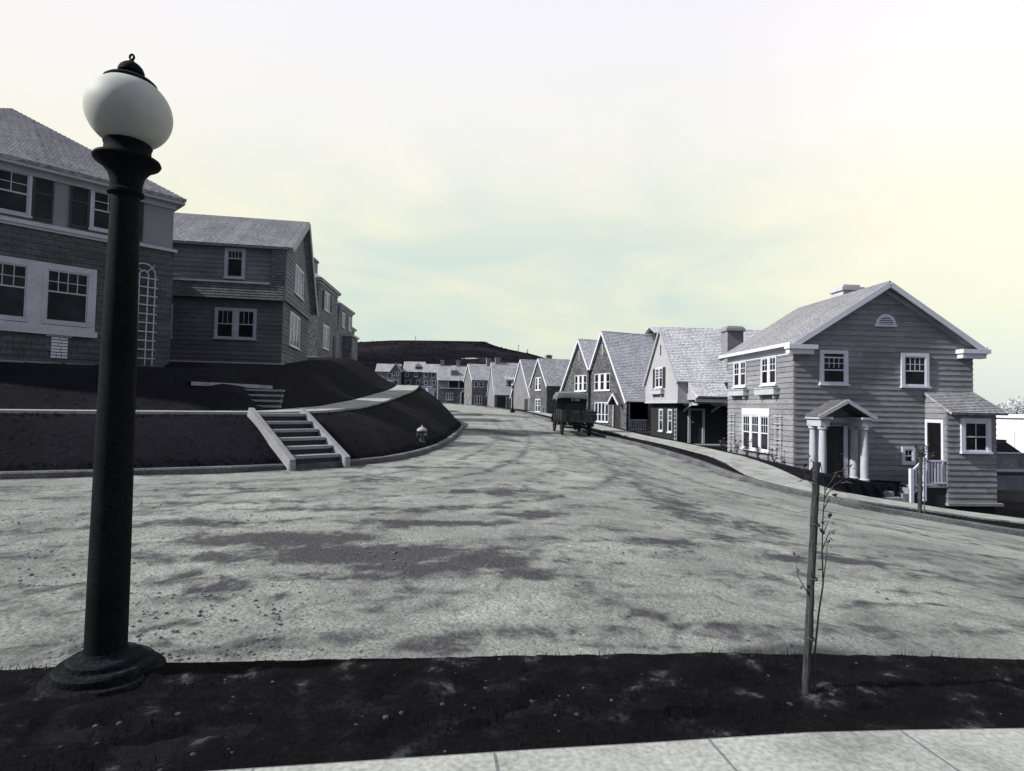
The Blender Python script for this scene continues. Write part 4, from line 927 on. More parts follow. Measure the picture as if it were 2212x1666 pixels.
# ------------------------------------------------------------------ right: the houses farther down the curve
def house_cross():
    loc = (4.1, 68, .25); root = thing('brick_cottage', loc, R(17), 'brick cottage with pale steep roof, directly left of the twin gabled house', 'house', 'houses along the street')
    W, D = 8, 6; F, *_ = gable_house(root, W, D, 3.75, 7.0, 'x', 'brick', 'roof_far', over=.2, course=.18, rake=.12)
    l = F['left']
    window(root, l, 3.0, 3.15, 2.0, 1.5, lights=2, grid=(2, 2), trim=.06, mull=.4, base=.012, thin=1.4)
    window(root, l, 3.0, .5, 1.8, 1.5, lights=2, grid=(2, 2), trim=.06, mull=.1, base=.012, thin=1.4)
    flower_box(root, l, 3.0, .12, 1.5, base=.01)
    window(root, F['front'], 2.2, .8, .8, 1.2, trim=.06, base=.012)
house_cross()
def house_sweep():
    loc = (2.5, 80, .6); root = thing('steep_roofed_house', loc, R(20), 'house with tall pale roof dropping almost to the ground, left of the brick cottage', 'house', 'houses along the street')
    W, D = 5.4, 7.6; F, *_ = gable_house(root, W, D, 2.3, 7.5, 'x', 'stucco_far', 'roof_far', over=.25, course=.2, rake=.1)
    mb = MB(); mb.fbox(F['front'], .5, 2.6, -.5, 1.9, 0, .02); mb.build('garage_door', 'wood_and_riser_shade', root)
    mb = MB(); mb.fbox(F['left'], 5.6, 6.9, -.5, 1.8, 0, .02); mb.build('door', 'wood_and_riser_shade', root)
    chimney(root, 4.2, 3.4, 6.6, 8.1, .8, .6, 'chimney')
house_sweep()
def house_dormer():
    loc = (-2.7, 90, .75); root = thing('dormer_house', loc, R(10), 'pale house with one dark dormer window in its broad roof, behind the distant street lamp', 'house', 'houses along the street')
    W, D = 4.6, 8.0; F, *_ = gable_house(root, W, D, 2.5, 7.6, 'x', 'stucco_far', 'roof_far', over=.2, course=.2, rake=.1)
    mb = MB(); mb.box(2.0, 3.8, .9, 3.0, 2.9, 4.85); mb.build('dormer_wall', 'stucco_far', root)
    mb = MB(); roof_plane(mb, [(1.8, .7, 4.75), (4.0, .7, 4.75), (4.0, 3.2, 5.7), (1.8, 3.2, 5.7)], .1, 0); mb.build('dormer_roof', 'roof_far', root)
    window(root, Frame((2.0, .9, 0), (1, 0, 0), (0, -1, 0)), .9, 3.45, 1.3, 1.15, lights=2, grid=(2, 2), trim=.08, mull=.15, base=.012, m='trim_grey')
    mb = MB(); mb.fbox(F['front'], .4, 1.8, -.5, 2.1, 0, .02); mb.build('garage_door', 'wood_and_riser_shade', root)
    mb = MB(); mb.fbox(F['front'], 1.8, 2.0, -.5, 2.1, 0, .08); mb.build('door_post', 'offwhite', root)
    window(root, F['front'], 2.9, .5, 1.1, 1.4, lights=3, grid=(1, 1), trim=.06, mull=.1, base=.012, m='white')
    chimney(root, 1.0, 4.0, 6.8, 8.2, .8, .6, 'chimney')
house_dormer()
def house_long():
    loc = (-7.2, 104, 1.0); root = thing('long_brick_house', loc, R(16), 'two storey brick house with four small upper windows in a row, far down the curve', 'house', 'houses along the street')
    W, D = 5.6, 7; F, *_ = gable_house(root, W, D, 5.1, 8.0, 'x', 'brick_mid', 'roof_far', over=.3, course=.2, rake=.12)
    f = F['front']
    for x in (.7, 1.75, 3.1, 4.4): window(root, f, x, 3.7, .62, .95, grid=(2, 1), trim=.06, base=.012, thin=1.3)
    for x in (1.2, 3.8): window(root, f, x, .6, 1.3, 1.5, lights=3, grid=(1, 1), trim=.06, mull=.12, base=.012, thin=1.3)
    mb = MB(); mb.fbox(f, 5.0, 5.5, -.4, 2.0, 0, .03); mb.build('door', 'wood_and_riser_shade', root)
    chimney(root, 3.8, 3.4, 7.2, 9.0, .8, .6, 'chimney')
house_long()
def house_arched():
    loc = (-15.2, 119, 1.55); root = thing('arched_porch_house', loc, R(9), 'two storey pale roofed house with a dark glazed upper porch and an arched white entrance', 'house', 'houses along the street')
    W, D = 7.6, 7; F, *_ = gable_house(root, W, D, 5.1, 8.1, 'x', 'brick_mid', 'roof_far', over=.4, course=.2, rake=.2)
    f, l = F['front'], F['left']
    mb = MB(); mb.fbox(f, 2.0, 6.6, 3.35, 4.75, 0, .03); mb.build('porch_glazing', 'glass', root)
    mb = MB(); mb.fbox(f, .4, 7.2, 3.1, 3.3, 0, .35); mb.fbox(f, 4.15, 4.35, 3.3, 4.8, 0, .1); mb.fbox(f, 2.0, 2.2, 3.3, 4.8, 0, .1); mb.build('balcony_rail', 'offwhite', root)
    mb = MB(); mb.fbox(f, .6, 2.0, 3.35, 4.75, 0, .04); mb.build('panel', 'stucco_far', root)
    window(root, f, 2.4, .8, 1.3, 1.4, lights=3, grid=(1, 1), trim=.08, mull=.1, base=.012, thin=1.3)
    mb = MB(); n = 10
    for i in range(n):
        a, b = math.pi * i / n, math.pi * (i + 1) / n
        mb.prism([(5.6 + .75 * math.cos(a), 2.0 + .75 * math.sin(a)), (5.6 + 1.05 * math.cos(a), 2.0 + 1.0 * math.sin(a)), (5.6 + 1.05 * math.cos(b), 2.0 + 1.0 * math.sin(b)), (5.6 + .75 * math.cos(b), 2.0 + .75 * math.sin(b))], 0, .5, f)
    for s_ in (-1, 1): mb.fbox(f, 5.6 + s_ * .9 - .16, 5.6 + s_ * .9 + .16, -.6, 2.0, 0, .5)
    mb.build('arched_entrance', 'offwhite', root)
    mb = MB(); mb.fbox(f, 4.86, 6.34, -.6, 2.3, 0, .03); mb.build('door', 'wood_and_riser_shade', root)
    window(root, l, 3.0, 3.6, .8, 1.2, trim=.08, base=.012, thin=1.3); window(root, l, 4.8, .8, .8, 1.2, trim=.08, base=.012, thin=1.3)
    for x, y in ((.9, 3.5), (4.3, 3.5)): chimney(root, x, y, 7.4, 9.0, .7, .6, 'chimney')
    mb = MB(); mb.box(2.6, 4.0, .8, 3, 6.0, 7.0); mb.build('dormer', 'brick_mid', root)
house_arched()

# ------------------------------------------------------------------ left: hipped house nearest the camera
def house_hip():
    ang = math.atan2(.733, .68); ux, uy = math.cos(ang), math.sin(ang); W, D = 8.0, 8.0
    loc = (-11.93 - ux * W, 20 - uy * W, 2.46)
    root = thing('hip_roofed_house', loc, ang, 'hip roofed house of roughcast over dark shingles with louvred shutters, at the far left', 'house', 'houses along the street')
    E = 5.9
    F, wo, ro = hip_house(root, W, D, E, 0.70, 'stucco_grey', 'roof_left', over=.30, zb=4.12, course=.13, soffit='trim_grey')
    f, r = F['front'], F['right']
    mb = MB()
    for fr, L in ((f, W), (r, D), (F['left'], D)):
        pl = [(0, -.8), (L, -.8), (L, 4.05), (0, 4.05)]; mb.poly([fr.at(a, b, .04) for a, b in pl]); courses(mb, fr, pl, .19, .022, .045)
    mb.build('shingle_wall', 'shingle_wall', root)
    sx = lambda t: W - t
    mb = MB(); mb.fbox(f, 0, sx(1.25), 4.05, 4.17, 0, .16); mb.fbox(f, 0, sx(1.25), 3.97, 4.05, .02, .11); mb.fbox(f, sx(1.02), W + .12, 4.05, 4.15, 0, .14); mb.fbox(r, 0, D, 4.05, 4.15, 0, .14)
    mb.build('sill_band', 'offwhite', root)
    for t in (1.92, 4.32):
        window(root, f, sx(t), 4.36, .82, 1.22, grid=(2, 2), trim=.07, base=.012, m='offwhite')
        for k in (-1, 1): shutter(root, f, sx(t) + k * .75, 4.26, .5, 1.38)
    # large paired window with heavy surround
    u0, u1 = sx(5.1), sx(2.15)
    for k, (a, b) in enumerate(((sx(4.98), sx(3.86)), (sx(3.40), sx(2.36)))):
        window(root, f, (a + b) / 2, 1.25, b - a, 1.58, grid=(4, 2), trim=.09, base=.08, m='offwhite', sill=False, top_ratio=.42)
    mb = MB(); mb.fbox(f, u0, u1, 2.92, 3.02, 0, .10); mb.fbox(f, u0, u1, 1.02, 1.14, 0, .14); mb.fbox(f, sx(3.78), sx(3.48), 1.14, 2.92, 0, .108); mb.fbox(f, u1 - .12, u1, 1.14, 2.92, 0, .108); mb.fbox(f, u0 - .05, u1 + .06, .84, 1.02, 0, .18)
    mb.build('window_surround', 'offwhite', root)
    # pale brick vent patch in the dark shingles
    mb = MB(); rnd = random.Random(4)
    for k in range(7):
        z = .14 + k * .095; x = sx(3.22)
        while x < sx(2.82):
            L = rnd.uniform(.1, .28); e = min(x + L, sx(2.80))
            if rnd.random() < .85: mb.fbox(f, x, e - .015, z, z + .07, .05, .075 + rnd.uniform(0, .012))
            x = e
    mb.fbox(f, sx(3.35), sx(2.72), .80, .83, .04, .09)
    mb.build('brick_vent', 'white', root)
    mb = MB(); mb.fbox(f, 0, sx(2.95), -.06, .0, .02, .16); mb.fbox(f, sx(2.85), sx(2.15), -.06, .0, .02, .14); mb.fbox(f, sx(1.1), W + .1, -.06, 0, .02, .16); mb.build('plinth', 'concrete', root)
    mb = MB(); mb.fbox(r, D - 5.6, D - 4.6, .6, 2.0, .03, .1); 
    M = Matrix.Translation(loc) @ Matrix.Rotation(ang, 4, 'Z')
    # arched trellis
    mb = MB(); cx, ww, zt = sx(.86), .34, 3.1; t = .035
    for w_ in (ww, ww * .38):
        for s_ in (-1, 1): mb.fbox(f, cx + s_ * w_ - t / 2, cx + s_ * w_ + t / 2, .08, zt, .12, .145)
        n = 8
        for i in range(n):
            a, b = math.pi * i / n, math.pi * (i + 1) / n; r0, r1 = w_ - t / 2, w_ + t / 2
            mb.prism([(cx + r0 * math.cos(a), zt + r0 * math.sin(a) * 1.15), (cx + r1 * math.cos(a), zt + r1 * math.sin(a) * 1.15), (cx + r1 * math.cos(b), zt + r1 * math.sin(b) * 1.15), (cx + r0 * math.cos(b), zt + r0 * math.sin(b) * 1.15)], .12, .145, f)
    for k in range(10): z = .30 + k * .30; mb.fbox(f, cx - ww - .08, cx + ww + .08, z - t / 2, z + t / 2, .146, .165)
    for s_ in (-1, 0, 1): a = math.pi / 2 - s_ * .75; p = f.at(cx + math.cos(a) * .08, zt + math.sin(a) * .1, .16); q = f.at(cx + math.cos(a) * .44, zt + math.sin(a) * .5, .16); mb.beam(p, q, .03, .025)
    o = mb.build('trellis', 'offwhite'); o.matrix_world = M; tag(o, 'tall arch topped white trellis on the dark shingled wall, right of the lamp post', 'trellis', 'trellises on house walls')
house_hip()

# ------------------------------------------------------------------ left: clapboard house with jettied shingle skirt
def house_jetty():
    ang = R(9.8); W, D = 6.2, 6.6; ux, uy = math.cos(ang), math.sin(ang)
    loc = (-10.62 - ux * W, 26.5 - uy * W, 3.08)
    root = thing('jettied_house', loc, ang, 'dark clapboard house with a shingled band between its storeys, second on the left', 'house', 'houses along the street')
    E, Rg, ra = 5.42, 7.7, 3.6
    F = wall_faces(W, D); f, r = F['front'], F['right']; sx = lambda s_: W - s_
    # lower floor, dark boards
    mb = MB()
    for k, L in (('front', W), ('right', D), ('left', D)):
        pl = [(0, -.8), (L, -.8), (L, 2.98), (0, 2.98)]; mb.poly([F[k].at(a, b) for a, b in pl]); courses(mb, F[k], pl, .2, .022)
    mb.build('lower_wall', 'siding_dark', root)
    mb = MB(); pl = [(0, 3.68), (sx(.55), 3.68), (sx(.55), E), (0, E)]; mb.poly([f.at(a, b) for a, b in pl]); courses(mb, f, pl, .21, .024)
    zb = E - (Rg - E) / ra * (D - ra) * 1.9
    Fr2 = Frame((W + .0, -.12, 0), (0, 1, 0), (1, 0, 0)); pl = [(0, 2.98), (D, 2.98), (D, 3.6), (ra + .12, Rg - .1), (0, E)]
    mb.poly([Fr2.at(a, b, .10) for a, b in pl]); courses(mb, Fr2, pl, .21, .024, .104)
    pl = [(0, 2.98), (D, 2.98), (D, E - .1), (D - ra, Rg - .1), (0, 3.6)]; mb.poly([F['left'].at(a, b) for a, b in pl])
    mb.poly([F['back'].at(a, b) for a, b in ((0, -.8), (W, -.8), (W, 3.6), (0, 3.6))])
    mb.build('wall', 'siding_left', root)
    # shingle skirt and corner panel
    mb = MB(); Fs = Frame((0, -.20, 0), (1, 0, 0), (0, -1, 0))
    pl = [(0, 2.92), (W + .1, 2.92), (W + .1, 3.62), (0, 3.62)]; mb.poly([Fs.at(a, b, (3.62 - b) * .18) for a, b in pl])
    courses(mb, Frame(Fs.at(0, 2.92, .13), (1, 0, 0), (0, -1, 0), (0, .18, 1)), [(0, 0), (W + .1, 0), (W + .1, .7), (0, .7)], .12, .018)
    mb.box(0, W + .1, -.32, 0, 2.9, 2.94)
    mb.box(sx(.52), W + .1, -.20, 0, 2.94, E - .02); Fc = Frame((sx(.52), -.20, 0), (1, 0, 0), (0, -1, 0)); courses(mb, Fc, [(0, 3.62), (.62, 3.62), (.62, E - .02), (0, E - .02)], .12, .018)
    mb.build('shingle_skirt', 'shingle_mid', root)
    mb = MB(); mb.box(0, sx(.55), -.28, -.02, 3.62, 3.70); mb.box(0, sx(.58), -.06, 0, E - .10, E); mb.build('sill_band', 'offwhite', root)
    mb = MB(); mb.fbox(f, 0, W + .03, .0, .06, 0, .10); mb.fbox(r, 0, D, .0, .06, 0, .1); mb.build('plinth', 'offwhite', root)
    window(root, f, sx(2.12), 3.92, .66, 1.22, grid=(4, 1), trim=.11, base=.03, m='offwhite', top_ratio=.30, ajar=.0, label='upper window, lower sash raised')
    window(root, f, sx(2.0), 1.16, 1.58, 1.25, lights=2, grid=(3, 1), trim=.10, mull=.20, base=.03, m='offwhite')
    window(root, f, sx(5.05), 1.1, .6, 1.35, grid=(1, 1), trim=.11, base=.03, m='offwhite')
    Fr3 = Frame((W + .10, 0, 0), (0, 1, 0), (1, 0, 0))
    window(root, Fr3, 2.9, 3.72, 2.0, 1.35, lights=3, grid=(2, 2), trim=.08, mull=.10, base=.03, m='white')
    window(root, r, 2.7, 1.1, 2.3, 1.55, lights=3, grid=(2, 2), trim=.08, mull=.10, base=.03, m='white')
    rb = MB(); sl = (Rg - E) / ra
    roof_plane(rb, [(-.15, -.32, E - sl * .22 + .08), (W + .42, -.32, E - sl * .22 + .08), (W + .42, ra, Rg + .06), (-.15, ra, Rg + .06)], .10, .13)
    yb, zb = D + .45, 3.42
    roof_plane(rb, [(W + .42, yb, zb), (-.15, yb, zb), (-.15, ra, Rg + .06), (W + .42, ra, Rg + .06)], .10, .13)
    rb.build('roof', 'roof_left', root)
    mb = MB(); mb.beam((W + .44, -.32, E - sl * .22 - .06), (W + .44, ra, Rg - .08), .05, .22); mb.beam((W + .44, ra, Rg - .08), (W + .44, yb, zb - .12), .05, .30); mb.build('bargeboard', 'trim_grey', root)
house_jetty()
def house_side(name, loc, rz, label, W, D, E, wall, roof, windows, bay=False, pitch=.65, ch=None):
    root = thing(name, loc, rz, label, 'house', 'houses along the street')
    F, wo, ro = hip_house(root, W, D, E, pitch, wall, roof, over=.25, zb=-2.0, course=.16, soffit='trim_grey')
    r = F['right']
    for (u, v, wd, ht, li) in windows: window(root, r, u, v, wd, ht, lights=li, grid=(2, 2), trim=.09, mull=.16, base=.012, thin=1.3)
    mb = MB(); mb.fbox(F['front'], 0, W + .1, -.02, .08, 0, .12); mb.fbox(r, 0, D, -.02, .08, 0, .12); mb.build('plinth', 'offwhite', root)
    if ch: chimney(root, *ch)
    if bay:
        mb = MB(); mb.box(W, W + .9, 1.6, 4.2, -1, 3.0); b = mb.build('bay', wall, root); mb = MB(); mb.box(W - .1, W + 1.05, 1.45, 4.35, 3.0, 3.18); mb.build('bay_roof', 'offwhite', b)
    return root, F
rt, F = house_side('hipped_brick_house', (-21.55, 42.5, 4.7), R(4), 'brown brick hipped house with paired white windows, third along the left side', 7, 6, 5.95, 'brick_mid', 'roof_grey', [(2.4, 3.9, 1.5, 1.35, 2), (2.4, .9, 1.7, 1.75, 2)], ch=(5.6, 2.4, 6.2, 7.75, 1.0, .9, 'chimney', True))
for u in (1.3, 3.5): shutter(rt, F['right'], u, 3.85, .4, 1.45)
mb = MB(); mb.fbox(F['right'], 4.9, 5.7, -.5, 2.2, 0, .06); mb.build('door', 'wood_and_riser_shade', rt)
house_side('brick_house_with_bay', (-23.6, 54.6, 4.9), R(3), 'brick house with a white topped bay on its street side, fourth along the left side', 7, 5.5, 5.9, 'brick_mid', 'roof_grey', [(1.6, 3.9, .9, 1.3, 1), (4.4, 3.9, .9, 1.3, 1)], bay=True)
house_side('far_brick_house', (-26.3, 65, 5.0), R(3), 'narrow strip of brick house ending the left row, nearest the dark hill', 7, 6, 5.4, 'brick_mid', 'roof_grey', [(2.5, 3.7, 1.0, 1.3, 1), (2.5, .8, 1.4, 1.4, 2)])

# ------------------------------------------------------------------ far hamlet below the hill
def far_house(name, loc, rz, label, W, D, E, Rg, ax, wall, wins, roof='roof_far', dormer=None):
    root = thing(name, loc, rz, label, 'house', 'far houses below the hill')
    F, *_ = gable_house(root, W, D, E, Rg, ax, wall, roof, over=.3, zb=-3, course=.25, rake=.2, barge='trim_grey')
    for (k, u, v, wd, ht) in wins: window(root, F[k], u, v, wd, ht, grid=(1, 1), trim=.13, base=.02, thin=2, m='offwhite')
    if dormer:
        mb = MB(); x, y, ww, z0, z1 = dormer; mb.box(x - ww / 2, x + ww / 2, y, y + 2.5, z0, z1); d = mb.build('dormer', wall, root)
        mb = MB(); mb.hexa([(x - ww / 2 - .2, y - .2, z1), (x + ww / 2 + .2, y - .2, z1), (x + ww / 2 + .2, y + 2.6, z1), (x - ww / 2 - .2, y + 2.6, z1)], [(x - .05, y - .2, z1 + 1.1), (x + .05, y - .2, z1 + 1.1), (x + .05, y + 2.6, z1 + 1.1), (x - .05, y + 2.6, z1 + 1.1)]); mb.build('dormer_roof', roof, d)
    return root
far_house('low_pale_house', (-42.0, 178, 7.4), R(4), 'low pale walled house at the left end of the far hamlet', 7.2, 6, 3.9, 6.3, 'x', 'stucco_far', [('front', 1.3, 1.6, .9, 1.6), ('front', 4.2, 1.6, .9, 1.6)])
far_house('pale_gabled_house', (-36.6, 174, 6.9), R(4), 'narrow pale house showing its pointed gable in the far hamlet', 3.0, 7, 4.4, 6.6, 'y', 'stucco_far', [('front', .9, 2.8, .6, 1.1), ('front', 2.1, 2.8, .6, 1.1), ('front', 1.5, .2, 1.6, 1.2)])
far_house('dark_dormered_house', (-33.4, 177, 6.9), R(3), 'wide dark fronted house with two roof dormers in the far hamlet', 6.2, 7, 4.5, 7.6, 'x', 'brick', [('front', 1.2, 2.8, .8, 1.2), ('front', 3.9, 2.8, .8, 1.2), ('front', 1.6, .3, 1.4, 1.3), ('front', 4.6, .3, 1.0, 1.3)], dormer=(4.4, .6, 1.6, 4.4, 5.9))
far_house('brick_hamlet_house', (-27.2, 176, 6.9), R(3), 'grey brick house with white windows at the right end of the far hamlet', 4.6, 7, 4.3, 6.9, 'x', 'brick_mid', [('front', 1.0, 2.7, .8, 1.2), ('front', 3.2, 2.7, 1.0, 1.2), ('front', 1.0, .3, .8, 1.2), ('front', 3.4, .3, .9, 1.2)])

# ------------------------------------------------------------------ concrete steps and paths on the left bank
def bank_steps():
    T = Vector((.70, .714, 0)).normalized(); Nn = Vector((-T.y, T.x, 0)); B = Vector((-4.42, 13.42, 0)) + Nn * .02
    ang = math.atan2(T.y, T.x)
    root = thing('concrete_steps', (B.x, B.y, 0), ang, 'flight of six pale concrete steps with sloping side kerbs climbing the dark bank', 'steps')
    n, rise, run, wd = 6, 1.10 / 6, .37, 1.18
    for k in range(n):
        mb = MB(); y0 = .10 + k * run; z = -.0 + (k + 1) * rise
        mb.box(-wd / 2, wd / 2, y0, y0 + run + .04, z - .07, z); mb.build('tread', 'concrete', root)
        mb = MB(); mb.box(-wd / 2, wd / 2, y0 + .03, y0 + run, z - rise - .4, z - .07); mb.build('riser', 'wood_and_riser_shade', root)  # riser coloured dark to paint in the shade below each tread
    for s_ in (-1, 1):
        mb = MB(); x = s_ * (wd / 2 + .085); a = (x, -.08, .02); b = (x, .10 + n * run, n * rise + .03)
        mb.beam(a, b, .13, .24); mb.lathe([(0, -.3), (.085, -.3), (.09, .05), (.07, .11), (0, .14)], (x, -.06, 0), 14)
        mb.build('side_kerb', 'concrete', root, smooth=True)
bank_steps()
def upper_steps():
    p0 = Vector((-7.48, 16.95)); dirn = Vector((-.30, .95)).normalized(); ang = math.atan2(dirn.y, dirn.x) - math.pi / 2
    z0 = 1.12
    root = thing('garden_steps', (p0.x, p0.y, z0), ang, 'four shallow garden steps rising through the dark lawn above the sidewalk', 'steps')
    for k in range(4):
        mb = MB(); mb.box(-.72, .66, k * .42, k * .42 + .46, (k + 1) * .165 - .05 - .01, (k + 1) * .165); mb.build('tread', 'concrete', root)
        mb = MB(); mb.box(-.60, .60, k * .42 + .03, k * .42 + .42, (k + 1) * .165 - .5, (k + 1) * .165 - .06); mb.build('riser', 'wood_and_riser_shade', root)  # dark riser colour stands for shade under the pale tread edge
upper_steps()
def lawn_path():
    K = spline([(-9.45, 16.95), (-8.95, 17.5), (-8.58, 18.35), (-8.36, 19.35), (-8.3, 19.7)], .2)
    strip('garden_path', K, -.16, .45, lambda x, y: 1.935 + 0 * x, 'walk', n_across=2, thick=.11)
lawn_path()
# low stone edging on the crest of the left lawn
def edging():
    mb = MB(); K = spline([(-15.6, 58), (-13.6, 54), (-11.6, 49.8), (-10.2, 46.2), (-9.0, 43.4)], .55); rnd = random.Random(5)
    for a, b in zip(K[:-1], K[1:]):
        za, zb_ = lz(*a), lz(*b); h = rnd.uniform(.22, .42); d = (b - a) * .46; c = (a + b) / 2
        mb.beam((c[0] - d[0], c[1] - d[1], za + h / 2 - .1), (c[0] + d[0], c[1] + d[1], zb_ + h / 2 - .1), rnd.uniform(.3, .42), h)
    tag(mb.build('low_stone_wall', 'stone'), 'low rubble stone wall running down the crest of the left lawn', 'wall')
edging()

# ------------------------------------------------------------------ street lamps
def lamp():
    root = thing('street_lamp', (-2.045, 3.0, 0), 0, 'large black lamp post with white globe close to the camera at left', 'street lamp', 'street lamps')
    root.location.z = .03
    mb = MB(); mb.lathe([(.27, -.25), (.27, -.012), (.262, .0), (.222, .002), (.222, .036), (.212, .047), (.168, .050), (.166, .072), (.158, .08), (.12, .084), (.104, .092), (.096, .11)], seg=40); b = mb.build('base', 'pedestal', root, smooth=True)
    mb = MB(); prof = [(.094, .06), (.092, .5), (.087, 1.0), (.080, 1.6), (.071, 2.1), (.066, 2.38), (.066, 2.47)]
    mb.lathe(prof, seg=40); mb.build('post', 'iron', root, smooth=True)
    mb = MB(); mb.lathe([(.066, 2.415), (.084, 2.425), (.084, 2.44), (.072, 2.45), (.074, 2.49), (.085, 2.53), (.112, 2.565), (.148, 2.588), (.155, 2.60), (.150, 2.613), (.118, 2.622), (.108, 2.635), (.106, 2.67), (.112, 2.685), (.10, 2.70), (0, 2.70)], seg=40); mb.build('collar', 'iron', root, smooth=True)
    mb = MB(); n = 24; rr, cz, sq = .200, 2.855, .93
    mb.lathe([(max(1e-7, rr * math.sin(math.pi * k / n)), cz - rr * sq * math.cos(math.pi * k / n)) for k in range(n + 1)], seg=48); mb.build('globe', 'globe', root, smooth=True)
    mb = MB(); mb.lathe([(.121, 3.004), (.122, 3.016), (.106, 3.030), (.074, 3.045), (.054, 3.052), (.051, 3.060), (.061, 3.067), (.061, 3.079), (.053, 3.098), (.039, 3.113), (.023, 3.124), (.013, 3.131), (.008, 3.142), (0, 3.142)], seg=32); mb.tube([(.011 * math.cos(a), 0, 3.154 + .014 * math.sin(a)) for a in [2 * math.pi * k / 12 for k in range(13)]], .006, 6, False); mb.build('finial', 'iron', root, smooth=True)
    root.scale.z = 1.012; c = copy_tree(root); c.location = (-.05, 68.2, lz(1.6, 68.8) + .2); c.location.x = .12; c.scale = (1.05,) * 3
    tag(c, 'distant street lamp standing at the kerb far down the curving street', 'street lamp')
lamp()

# ------------------------------------------------------------------ fire hydrant
def hydrant():
    x, y = -2.98, 19.4; root = thing('fire_hydrant', (x, y, lz(x, y) - .03), R(20), 'small dark fire hydrant with pale cap on the grass bank beside the kerb', 'fire hydrant')
    root.scale = (.82, .82, .88)
    mb = MB(); mb.lathe([(.14, -.1), (.14, .05), (.10, .07), (.095, .40), (.12, .42), (.12, .45)], seg=18); mb.build('barrel', 'hydrant', root, smooth=True)
    mb = MB(); mb.lathe([(.21, .45), (.215, .47), (.19, .53), (.11, .58), (.045, .6), (.04, .66), (0, .67)], seg=18); mb.build('cap', 'hydrant_top', root, smooth=True)
    for d in (1, -1):
        mb = MB(); mb.tube([(0, 0, .32), (d * .17, 0, .32)], [.055, .055], 12); mb.tube([(d * .17, 0, .32), (d * .2, 0, .32)], [.07, .07], 12); mb.build('outlet', 'hydrant_top' if d > 0 else 'hydrant', root)
hydrant()

